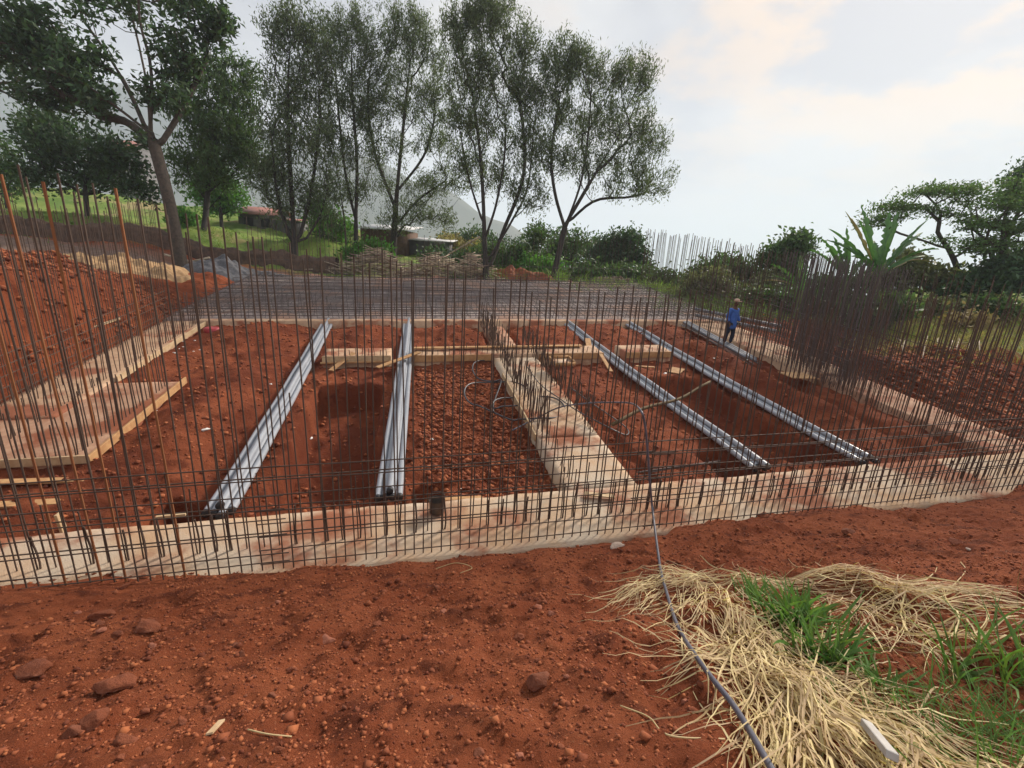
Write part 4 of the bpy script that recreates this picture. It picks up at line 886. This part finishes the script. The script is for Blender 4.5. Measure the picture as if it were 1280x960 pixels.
for i, (bx, by, D_, cl, m_, lab) in enumerate((
    ((820, 372), 0, 34, [(820, 352, 26, 14, 40), (845, 362, 22, 12, 30)], 'leaf_mid', 'green bush on the valley edge beyond the round dark tree'),
    ((600, 345), 0, 37, [(600, 325, 26, 14, 40), (622, 318, 18, 12, 20)], 'leaf_mid', 'bushy growth behind the many-stemmed feathery tree'),
    ((665, 352), 0, 33, [(662, 335, 26, 10, 36), (690, 335, 18, 10, 20)], 'leaf_bright', 'leafy low bush behind the brown earth heap'),
    ((735, 350), 0, 45, [(735, 312, 24, 16, 36), (715, 322, 22, 14, 26)], 'leaf_mid', 'hazy bush just behind the round dark tree'),
    ((640, 340), 0, 52, [(640, 308, 30, 14, 40), (610, 305, 22, 14, 24), (690, 300, 22, 18, 26)], 'leaf_dark', 'dark distant bush seen between feathery stems'),
    ((540, 330), 0, 50, [(565, 302, 20, 12, 30), (590, 298, 18, 12, 24)], 'leaf_mid', 'distant green bush beyond the sheds'),
    ((425, 315), 0, 44, [(425, 290, 22, 14, 30), (405, 285, 16, 14, 20)], 'leaf_mid', 'bush on the terrace behind the slim feathery tree'))):
    crownbush('shrub', lab, bx, D_, cl, m_, 80+i, r0=.06)
# right-hand growth
crownbush('shrub', 'pale flowering shrub on the bank behind the worker', (895, 400), 27, [(890, 355, 30, 18, 50), (870, 372, 26, 14, 30), (920, 375, 24, 14, 26)], 'leaf_olive', 51, (44, (.34, .34, .26), .26, .5, .1), .1)
crownbush('shrub', 'rounded green shrub above the pale flowering one', (910, 385), 32, [(905, 335, 34, 14, 46), (880, 345, 22, 10, 20), (935, 345, 24, 16, 26)], 'leaf_mid', 52, r0=.1)
crownbush('round_tree', 'small round tree between the shrubs and banana plants', (985, 390), 31, [(985, 315, 24, 20, 50), (965, 325, 18, 18, 26), (1000, 305, 14, 16, 20), (985, 345, 22, 14, 22)], 'leaf_mid', 53, r0=.12, cat='tree')
crownbush('shrub', 'dark green shrub below the small banana plant', (985, 405), 25, [(985, 385, 34, 14, 40), (950, 385, 24, 14, 26), (1020, 385, 24, 12, 20)], 'leaf_mid', 54, r0=.07)
crownbush('shrub', 'brownish shrub under the flat-topped tree', (1150, 385), 27, [(1150, 345, 34, 16, 44), (1110, 350, 24, 14, 26), (1190, 355, 30, 16, 34), (1130, 325, 22, 8, 12)], 'leaf_olive', 55, r0=.1)
crownbush('shrub', 'dark shrub thicket under the tree at the end of the bank', (1245, 375), 25, [(1245, 345, 36, 18, 60), (1275, 335, 24, 22, 40), (1210, 360, 26, 12, 26)], 'leaf_dark', 56, r0=.1)
crownbush('shrub', 'low green bush on the grassy bank', (1110, 405), 20, [(1110, 385, 26, 10, 30), (1075, 392, 22, 9, 20)], 'leaf_mid', 57, r0=.05)
for i, (bx, D_, cl, m_, lab) in enumerate((
    ((1025, 405), 26, [(1025, 365, 26, 22, 50), (1000, 372, 20, 18, 30)], 'leaf_mid', 'tall green shrub behind the dense bar thicket'),
    ((1070, 400), 27, [(1068, 362, 26, 20, 46), (1095, 350, 20, 14, 26)], 'leaf_dark', 'dark shrub at the stems of the banana plants'),
    ((955, 398), 29, [(948, 365, 22, 18, 40), (965, 350, 16, 14, 22)], 'leaf_olive', 'pale leafy shrub between the worker and the banana plants'),
    ((1175, 402), 21, [(1170, 384, 22, 9, 26), (1195, 390, 14, 6, 12)], 'leaf_olive', 'low pale bush on the grassy bank under the flat-topped tree'),
    ((1240, 400), 20, [(1238, 384, 24, 9, 30)], 'leaf_mid', 'low leafy bush on the grassy bank by the dark thicket'),
    ((1215, 418), 18, [(1215, 404, 20, 6, 20)], 'banana_dry', 'withered brown bush low on the grassy bank'))):
    crownbush('shrub', lab, bx, D_, cl, m_, 95+i, (34, (.26, .26, .2), .22, .5, .1), r0=.06)
AL = (26, (.40, .40, .10), .20, .42, .0)
grow_tree('flat_topped_tree', 'flat-topped tree with forked bare limbs above the brownish shrub', (1208, 375), 27,
    [[(1208, 375, 0), (1196, 335, 0), (1185, 310, 0)], [(1185, 310, 0), (1172, 290, 0), (1176, 265, 0), (1165, 245, .3)], [(1185, 312, 0), (1160, 300, .4), (1130, 290, .5), (1105, 275, .5)], [(1192, 325, 0), (1215, 300, -.3), (1230, 270, -.4)], [(1174, 275, 0), (1150, 255, .2), (1115, 262, .3)]],
    [(1165, 242, 44, 7, 44), (1185, 235, 30, 6, 26), (1125, 258, 34, 7, 34), (1105, 272, 26, 5, 20), (1150, 262, 30, 6, 18), (1210, 248, 26, 8, 20), (1180, 268, 28, 5, 14), (1090, 282, 14, 4, 8), (1215, 275, 20, 8, 16), (1175, 300, 20, 4, 6), (1200, 300, 14, 6, 6)], AL, 'bark', .15, 'leaf_acacia', 61, expo=.52)
grow_tree('spreading_tree', 'spreading tree with layered bright foliage beyond the flat-topped tree', (1262, 372), 25,
    [[(1262, 372, 0), (1256, 330, 0), (1254, 290, 0), (1260, 250, 0)], [(1256, 320, 0), (1230, 290, .4), (1215, 280, .4)], [(1255, 300, 0), (1285, 260, .4), (1300, 230, .4)]],
    [(1250, 258, 34, 10, 36), (1225, 282, 26, 8, 22), (1270, 282, 30, 10, 30), (1245, 305, 34, 8, 26), (1215, 310, 20, 7, 12), (1280, 235, 24, 14, 26), (1290, 310, 26, 12, 20), (1262, 330, 26, 8, 14)], (30, (.40, .40, .14), .22, .42, 0), 'bark', .2, 'leaf_acacia', 62)
grow_tree('spreading_tree', 'tall dark tree rising behind the layered bright foliage', (1310, 370), 32,
    [[(1310, 370, 0), (1305, 300, 0), (1300, 240, 0)]], [(1285, 225, 20, 14, 30), (1310, 220, 30, 24, 50), (1330, 260, 40, 30, 50), (1268, 245, 12, 8, 10)], (46, (.36, .36, .22), .3, .45, 0), 'bark', .24, 'leaf_dark', 63)
# banana plants: every leaf its own part
def banana(px, py, D, leaves_, label, hgt, seed, mats=('banana',)):
    rr = random.Random(seed); b0 = W(px, py, D); gz = hz1(b0[0], b0[1]); root = thing('banana_plant', (b0[0], b0[1], gz), label, 'banana plant', 'banana plants')
    base_ = np.array([b0[0], b0[1], gz-.1]); topz = W(px, hgt, D)[2]; top = np.array([b0[0], b0[1]+.1, topz])
    V_, F_ = tube(np.linspace(base_, top, 6), np.linspace(.22, .13, 6), 10); part('stem', V_, F_, 'leaf_olive', root, True)
    for (tx, ty, oy, wd, droop, mt) in leaves_:
        tip = W(tx, ty, D)+np.array([0, oy, 0]); L = np.linalg.norm(tip-top); n = 24
        mid = (top+tip)/2+np.array([0, 0, droop*L]); f = np.linspace(0, 1, n)[:, None]
        c = (1-f)**2*top+2*f*(1-f)*mid+f**2*tip
        T = np.gradient(c, axis=0); T /= np.linalg.norm(T, axis=1)[:, None]; s_ = np.cross(T, [rr.uniform(-.3, .3), rr.uniform(-.6, .6), 1.0]); s_ /= np.linalg.norm(s_, axis=1)[:, None]; nn = np.cross(s_, T)
        ff = f[:, 0]; wv = wd*.72*np.where(ff < .14, .05, np.sin(np.clip((ff-.14)/.86, 0, 1)**.7*math.pi)**.55)
        jag = np.array([1-.6*(rr.random() < .4) for _ in range(n)]); jag2 = np.array([1-.6*(rr.random() < .4) for _ in range(n)])
        V_ = np.vstack([c-s_*(wv*jag)[:, None]+nn*(wv*.35)[:, None], c, c+s_*(wv*jag2)[:, None]+nn*(wv*.35)[:, None]])
        Fc = [[i, i+1, n+i+1, n+i] for i in range(n-1)]+[[n+i, n+i+1, 2*n+i+1, 2*n+i] for i in range(n-1)]
        part('leaf', V_, Fc, mt, root, True)
        rib, rf = tube(c, np.linspace(.03, .006, n), 5); part('midrib', rib, rf, 'leaf_bright', root)
banana(1085, 400, 23, [(1150, 275, -.5, .36, .10, 'banana'), (1160, 290, .3, .34, .12, 'banana'), (1165, 312, -.4, .32, .22, 'banana'), (1120, 262, .4, .3, .05, 'banana'), (1085, 255, .5, .3, .03, 'banana'), (1062, 275, -.6, .32, .06, 'banana'), (1035, 300, .2, .34, .18, 'banana'), (1100, 280, -1.2, .34, .12, 'banana'), (1070, 262, .8, .26, .05, 'banana_dry'), (1170, 330, .2, .28, .25, 'banana_dry'), (1130, 320, -1.3, .3, .2, 'banana'), (1045, 285, .6, .28, .10, 'banana'), (1110, 300, 1.0, .3, .14, 'banana'), (1140, 262, .9, .26, .06, 'banana'), (1050, 320, -.8, .28, .22, 'banana')], 'large banana plant with upright torn leaves behind the dense bar thicket', 346, 1)
banana(1048, 400, 24, [(1020, 298, -.4, .26, .14, 'banana'), (1015, 312, .3, .26, .16, 'banana'), (1045, 295, .2, .24, .04, 'banana'), (1062, 300, .4, .24, .06, 'banana'), (1075, 318, -.6, .24, .15, 'banana'), (1050, 285, -.5, .22, .03, 'banana')], 'second banana plant beside the large one', 350, 2)
banana(993, 405, 23, [(1004, 318, .2, .22, .02, 'leaf_bright'), (960, 330, -.2, .24, .18, 'banana'), (972, 345, .5, .24, .14, 'banana'), (1025, 345, -.4, .24, .16, 'banana'), (955, 352, .3, .24, .2, 'banana_dry'), (1015, 330, .4, .22, .1, 'banana'), (1030, 370, .2, .22, .25, 'banana')], 'small banana plant with one bright upright leaf among the shrubs', 362, 3)
# ------------------------------------------------------------------ grass of the land
def sward(n, pxr, pyr, L, wd, material, label, seed, name='grass', D=None):
    rg = np.random.default_rng(seed); pts = []
    c = [hit(rg.uniform(*pxr), rg.uniform(*pyr)) for _ in range(90)]
    c = np.array(c)[rg.integers(0, 90, n)]; x = c[:, 0]+rg.normal(0, .35, n); y = c[:, 1]+rg.normal(0, .7, n)
    roots = np.stack([x, y, height(x, y)-.02], 1); a = rg.random(n)*6.28
    V_, F_ = blades(roots, np.stack([np.cos(a), np.sin(a)], 1), L*rg.uniform(.5, 1.2, n), wd, rg.uniform(.6, .97, n), rg.uniform(.05, .45, n), 3, rg=rg)
    solo(name, V_, F_, material, label, 'grass', kind='stuff', base=roots[0])
sward(2600, (1090, 1290), (378, 425), .38, .03, 'grass_lush', 'fresh green grass on the right-hand bank', 71)
sward(2200, (1060, 1290), (418, 442), .5, .03, 'grass_dry', 'pale dry straw along the top of the red bank', 72, 'dry_grass')
sward(3200, (1100, 1290), (376, 420), .6, .035, 'grass_dry', 'dry grass along the crest of the right-hand bank', 73, 'dry_grass')
sward(2200, (820, 960), (375, 398), 1.0, .05, 'grass_mix', 'rank tall grass behind the worker', 74)
sward(3200, (690, 880), (347, 372), 1.0, .05, 'grass_lush', 'bright rank grass behind the raft at its open end', 75)
sward(2600, (560, 720), (336, 350), 1.1, .05, 'grass_mix', 'tall grass round the feet of the feathery trees', 76)
sward(1600, (240, 430), (278, 318), .35, .04, 'grass_lush', 'short green grass on the terrace before the grey hut', 77)
sward(900, (0, 210), (262, 300), .4, .04, 'grass_mix', 'thin grass on the terrace behind the earth heap', 78)
# roots hanging from the red bank
for i in range(9):
    q = hit(1120+i*13, 424+random.uniform(-3, 6), .05); q2 = hit(1120+i*13+random.uniform(-10, 14), 440+random.uniform(0, 14), .04)
    V_, F_ = tube(spline([q, (q+q2)/2+np.array([random.uniform(-.1, .1), 0, .15]), q2], 10), .018, 5)
    solo('dry_root', V_, F_, 'sticks', 'pale dry root hanging down the red bank on the right', 'root', 'roots hanging on the red bank')

# ------------------------------------------------------------------ heaps
def heap(name, px, py, D, rx, ry, h, material, label, seed, cat='heap'):
    c = W(px, py, D); n = 64; a = np.linspace(-1, 1, n); X, Y = np.meshgrid(a, a); r = np.hypot(X, Y)+.18*fbm(X*2, Y*2, 3, seed)
    x = c[0]+X.ravel()*rx*1.15; y = c[1]+Y.ravel()*ry*1.15; z = height(x, y)-.12+(h*np.clip(1-r.ravel(), 0, 1)**.85)*(1+.7*fbm(X.ravel()*3, Y.ravel()*3, 4, seed+1)+.3*fbm(X.ravel()*9, Y.ravel()*9, 3, seed+2))+.12*(1-sst(.8, 1.0, r.ravel()))
    i = (np.arange(n-1)[:, None]*n+np.arange(n-1)[None, :]).ravel()
    solo(name, np.stack([x, y, z], 1), np.stack([i, i+1, i+n+1, i+n], 1), material, label, cat, smooth=True, base=(c[0], c[1], hz1(c[0], c[1])))
heap('sand_heap', 160, 348, 22, 2.6, 1.8, 1.0, 'sand', 'beige heap of building sand behind the red earth', 1)
heap('sand_heap', 205, 352, 21.5, 1.3, 1.0, .5, 'sand', 'small beige sand heap joined to the larger one', 2)
heap('gravel_heap', 278, 346, 24.5, 2.6, 1.5, .75, 'gravel', 'dark grey heap of crushed stone before the earth wall', 3)
heap('gravel_heap', 330, 347, 25, 1.5, 1.0, .4, 'gravel', 'low spread of grey crushed stone beside its bigger heap', 4)
heap('earth_heap', 645, 354, 30, 2.6, 1.2, .75, 'soil_heap', 'low heap of brown earth between the two end trees', 5)
heap('earth_heap', 775, 362, 30.5, 3.0, 1.0, .4, 'wall_earth', 'low dark mound overgrown with grass behind the raft', 8)
# dark earth wall at the back left
wp = [(-40, 300, 24), (60, 303, 25.5), (170, 309, 27.2), (300, 334, 29), (420, 347, 30.2)]; gp = spline([W(*c) for c in wp], 240)
rows = []
for k, (off, up) in enumerate(((-.10, -.4), (-.05, .35), (.0, .8), (.05, 1.15), (.25, 1.25), (.6, 1.2), (.6, -.4))):
    r_ = gp.copy(); r_[:, 2] = height(gp[:, 0], gp[:, 1])+up*.8+(.14*fbm(gp[:, 0]*.5, gp[:, 1]*.5, 3, 50)+.10*fbm(gp[:, 0]*4, gp[:, 1]*4+k, 3, 51+k))*(up > 0); r_[:, 1] += off+.35*fbm(gp[:, 0]*1.6, gp[:, 1]*1.6+k*3, 4, 60+k); rows.append(r_)
n = 240; i = (np.arange(len(rows)-1)[:, None]*n+np.arange(n-1)[None, :]).ravel()
solo('earth_wall', np.vstack(rows), np.stack([i, i+1, i+n+1, i+n], 1), 'wall_earth', 'long dark earth wall below the green terrace', 'wall')
# piles of cut sticks below the trees
def stickpile(px, py, D, rx, ry, h, n, label, seed):
    rg = np.random.default_rng(seed); c = W(px, py, D); ps = []
    for i in range(n):
        x = c[0]+rg.normal(0, rx*.45); y = c[1]+rg.normal(0, ry*.45); hh = h*max(0, 1-abs(x-c[0])/rx)*rg.random(); a = rg.uniform(-.9, .9)+(3.14 if rg.random() < .5 else 0)+(1.2 if rg.random() < .3 else 0)
        L = rg.uniform(.5, 1.8); d = np.array([math.cos(a), math.sin(a)*.7, rg.uniform(-.25, .35)])*L/2; q_ = np.array([x, y, hz1(x, y)+.08+hh])
        ps.append(tube([q_-d, q_+d*.1+rg.normal(0, .03, 3), q_+d], rg.uniform(.018, .035), 4))
    V_, F_ = join(ps); solo('stick_pile', V_, F_, 'sticks', label, 'sticks', kind='stuff')
stickpile(470, 344, 30.5, 3.6, 1.0, 1.7, 340, 'pale pile of cut sticks at the back of the raft', 1)
stickpile(545, 346, 30, 2.8, 1.0, 1.4, 240, 'brushwood pile below the thick dark trunk', 2)
stickpile(590, 344, 29.5, 1.8, .8, 1.5, 150, 'small pile of pale sticks at the foot of the many-stemmed tree', 3)
for i, (a, b_, D) in enumerate((((205, 318), (238, 327), 25), ((235, 328), (262, 322), 25), ((128, 316), (165, 318), 25), ((560, 318), (600, 296), 33))):
    V_, F_ = tube(np.linspace(W(*a, D), W(*b_, D), 5), .06, 7)
    solo('log', V_, F_, 'sticks', ['pale log lying by the crushed stone heap', 'short log beside the pale log', 'grey log behind the sand heap', 'thin branch leaning over the stick pile'][i], 'log')
# ------------------------------------------------------------------ sheds
def shed(name, label, px0, px1, ybase, yeave, D, depth, wall_m, roof_m, ridge, overhang=.3, mono=False, windows=0, cat='shed'):
    a = W(px0, ybase, D); b_ = W(px1, ybase, D); h = (ybase-yeave)*D/F; zb = min(a[2], b_[2], hz1(a[0], a[1]), hz1(b_[0], b_[1]))-.2
    d = (b_-a); d[2] = 0; L = np.linalg.norm(d); d /= L; n_ = np.array([-d[1], d[0], 0]); zt = a[2]+h
    root = thing(name, (a[0], a[1], zb), label, cat)
    for nm, c, ax, ay in (('wall', a+d*L/2, d*L/2, n_*.06), ('wall', a+d*L/2+n_*depth, d*L/2, n_*.06), ('wall', a+n_*depth/2, d*.06, n_*(depth/2-.07)), ('wall', b_+n_*depth/2, d*.06, n_*(depth/2-.07))):
        c = np.array([c[0], c[1], (zb+zt)/2]); V_, F_ = box_vf(c, ax, ay, (0, 0, (zt-zb)/2)); part(nm, V_, F_, wall_m, root)
    e = overhang; p0 = a-d*e-n_*e; p1 = b_+d*e-n_*e; q0 = a-d*e+n_*(depth+e); q1 = b_+d*e+n_*(depth+e); m0 = (p0+q0)/2; m1 = (p1+q1)/2
    def sheet(A, B, Cc, Dd, th=.05):
        V_ = np.array([A, B, Cc, Dd]+[x_+np.array([0, 0, th]) for x_ in (A, B, Cc, Dd)]); return V_, np.array([[3, 2, 1, 0], [4, 5, 6, 7], [0, 1, 5, 4], [1, 2, 6, 5], [2, 3, 7, 6], [3, 0, 4, 7]])
    z_ = lambda v_, z: np.array([v_[0], v_[1], z])
    if mono: part('roof', *sheet(z_(p0, zt), z_(p1, zt-.0), z_(q1, zt+ridge), z_(q0, zt+ridge)), roof_m, root)
    else:
        part('roof', *sheet(z_(p0, zt-.05), z_(p1, zt-.05), z_(m1, zt+ridge), z_(m0, zt+ridge)), roof_m, root); part('roof', *sheet(z_(m0, zt+ridge), z_(m1, zt+ridge), z_(q1, zt-.05), z_(q0, zt-.05)), roof_m, root)
        for s0 in (a, b_):
            V_ = np.array([z_(s0, zt-.02), z_(s0+n_*depth, zt-.02), z_(s0+n_*depth/2, zt+ridge-.03)]+[z_(s0+d*.05, zt-.02), z_(s0+n_*depth+d*.05, zt-.02), z_(s0+n_*depth/2+d*.05, zt+ridge-.03)])
            part('gable', V_, np.array([[0, 1, 2], [3, 5, 4]]), wall_m, root)
    for k in range(windows):
        c = a+d*L*(k+.6)/(windows+.2)-n_*.07; c = z_(c, zb+(zt-zb)*.62); V_, F_ = box_vf(c, d*.45, n_*.02, (0, 0, .4)); part('window' if k else 'door', V_, F_, 'dark_cap', root)
    return root
shed('hut', 'small grey hut with a faded red roof on the green terrace', 300, 346, 290, 268, 44, 3.2, 'shed_wall', 'shed_roof', .75, windows=2)
shed('hut', 'low grey outbuilding beside the red-roofed hut', 347, 374, 293, 276, 44, 2.5, 'shed_wall', 'shed_roof', .3, mono=True)
shed('long_shed', 'long brown shed under a white sheet roof behind the feathery trees', 452, 508, 322, 287, 41, 5, 'brown_wall', 'white_roof', .6, .5, True)
shed('long_shed', 'lower pale shed with a sheet roof at the end of the brown shed', 510, 560, 324, 301, 42, 4, 'shed_wall', 'white_roof', .35, .5, True)
shed('house', 'far house with a red tiled roof above the dark evergreen', 132, 168, 196, 184, 85, 5, 'shed_wall', 'shed_roof', 1.6, windows=2, cat='house')

# ------------------------------------------------------------------ worker
def skin_obj(name, verts, edges, radii, material, parent, sub=2):
    m = bpy.data.meshes.new(name); m.from_pydata([Vector(v_) for v_ in verts], edges, []); o = link(name, m, material, parent)
    md = o.modifiers.new('skin', 'SKIN'); md.use_smooth_shade = True
    for i, r_ in enumerate(radii):
        sv = m.skin_vertices[0].data[i]; sv.radius = (r_, r_) if not isinstance(r_, tuple) else r_; sv.use_root = (i == 0)
    s_ = o.modifiers.new('sub', 'SUBSURF'); s_.levels = sub; s_.render_levels = sub
    return o
wp_ = P(10.45, 9.4, .0); wpz = wp_.copy(); wpz[2] = max(hz1(wp_[0], wp_[1]), wp_[2])
wk = thing('person', wpz, 'worker in a bright blue work coat and pale cap standing in the pit', 'person')
wk.rotation_euler = (0, 0, math.radians(25)); wk.scale = (.98, .98, .98)
bv = [(0, 0, .90), (0, .02, 1.10), (0, .03, 1.30), (0, .02, 1.42), (0, -.01, 1.50), (0, -.03, 1.60), (0, -.03, 1.70),
      (.09, 0, .86), (.11, -.03, .48), (.12, .02, .09), (.13, -.13, .035), (-.09, 0, .86), (-.12, .05, .48), (-.13, .10, .09), (-.14, -.04, .035),
      (.17, .02, 1.38), (.26, .03, 1.12), (.27, -.10, .92), (-.17, .02, 1.38), (-.25, .05, 1.12), (-.24, -.07, .91)]
be = [(0, 1), (1, 2), (2, 3), (3, 4), (4, 5), (5, 6), (0, 7), (7, 8), (8, 9), (9, 10), (0, 11), (11, 12), (12, 13), (13, 14), (3, 15), (15, 16), (16, 17), (3, 18), (18, 19), (19, 20)]
br = [.13, .12, .14, .10, .055, .085, .085, .09, .06, .045, .04, .09, .06, .045, .04, .06, .045, .032, .06, .045, .032]
skin_obj('body', bv, be, br, 'skin', wk)
for s_, hd in ((1, (.27, -.10, .92)), (-1, (-.24, -.07, .91))):
    hv = [hd, (hd[0], hd[1]-.03, hd[2]-.07)]; he = [(0, 1)]; hr = [.03, .034]
    for k, (dx, L) in enumerate(((-.026, .07), (-.009, .08), (.009, .076), (.026, .06))):
        i0 = len(hv); hv += [(hd[0]+dx*s_, hd[1]-.045, hd[2]-.10), (hd[0]+dx*s_, hd[1]-.05-.01*k % 3, hd[2]-.10-L*.5), (hd[0]+dx*s_, hd[1]-.035, hd[2]-.10-L)]; he += [(1, i0), (i0, i0+1), (i0+1, i0+2)]; hr += [.011, .0095, .0085]
    i0 = len(hv); hv += [(hd[0]-.03*s_, hd[1]-.06, hd[2]-.06), (hd[0]-.035*s_, hd[1]-.085, hd[2]-.095)]; he += [(1, i0), (i0, i0+1)]; hr += [.012, .0095]
    skin_obj('hand', hv, he, hr, 'skin', wk, 1)
jv = [(0, .01, .62), (0, .01, .80), (0, .02, 1.05), (0, .03, 1.28), (0, .02, 1.42), (.17, .02, 1.39), (.265, .03, 1.12), (.275, -.09, .95), (-.17, .02, 1.39), (-.255, .05, 1.12), (-.245, -.06, .94)]
skin_obj('coat', jv, [(0, 1), (1, 2), (2, 3), (3, 4), (4, 5), (5, 6), (6, 7), (4, 8), (8, 9), (9, 10)], [.20, .19, .17, .175, .11, .085, .07, .055, .085, .07, .055], 'blue_cloth', wk)
skin_obj('trousers', [(0, 0, .88), (.09, 0, .82), (.11, -.03, .48), (.12, .02, .12), (-.09, 0, .82), (-.12, .05, .48), (-.13, .10, .12)], [(0, 1), (1, 2), (2, 3), (0, 4), (4, 5), (5, 6)], [.14, .105, .08, .07, .105, .08, .07], 'dark_cloth', wk)
for s_, fx in ((1, ((.12, .03, .06), (.13, -.16, .045))), (-1, ((-.13, .11, .06), (-.14, -.07, .045)))):
    skin_obj('boot', [fx[0], fx[1]], [(0, 1)], [.055, .05], 'dark_cap', wk, 1)
V_, F_ = tube([(0, -.03, 1.70), (0, -.03, 1.72), (0, -.03, 1.78), (0, -.03, 1.805), (0, -.03, 1.81)], [.10, .105, .09, .05, .01], 14); o = link('cap', mesh_np('cap', V_, F_, True), 'cap_cloth', wk)
V_, F_ = box_vf((0, -.15, 1.71), (.07, 0, 0), (0, .06, 0), (0, 0, .006)); link('cap_brim', mesh_np('cap_brim', V_, F_), 'cap_cloth', o)
for s_ in (-1, 1):
    V_, F_ = blob((.032*s_, -.105, 1.655), .012, 5, 1, (8, 6), 0); link('eye', mesh_np('eye', V_, F_, True), 'plastic_white', wk)
    V_, F_ = blob((.088*s_, -.02, 1.64), .022, 6, 1.3, (8, 6), 0); link('ear', mesh_np('ear', V_, F_, True), 'skin', wk)
V_, F_ = blob((0, -.122, 1.63), .016, 7, 1.3, (8, 6), 0); link('nose', mesh_np('nose', V_, F_, True), 'skin', wk)
V_, F_ = blob((0, -.112, 1.59), .022, 8, .3, (8, 6), 0); link('mouth', mesh_np('mouth', V_, F_, True), 'stone_dark', wk)

# ------------------------------------------------------------------ haze
hm = bpy.data.materials.new('haze'); hm.use_nodes = True; t = hm.node_tree; t.nodes.clear(); ho = N(t, 'ShaderNodeOutputMaterial'); pv = N(t, 'ShaderNodeVolumePrincipled')
pv.inputs['Color'].default_value = (.78, .86, 1.0, 1); pv.inputs['Density'].default_value = .0006; pv.inputs['Anisotropy'].default_value = .1
t.links.new(pv.outputs[0], ho.inputs['Volume']); MATS['haze'] = hm
V_, F_ = box_vf((0, 0, 75), (6600, 0, 0), (0, 6600, 0), (0, 0, 345)); hb = solo('haze', V_, F_, 'haze', 'thin pale blue haze filling the valley air', 'haze', kind='stuff')
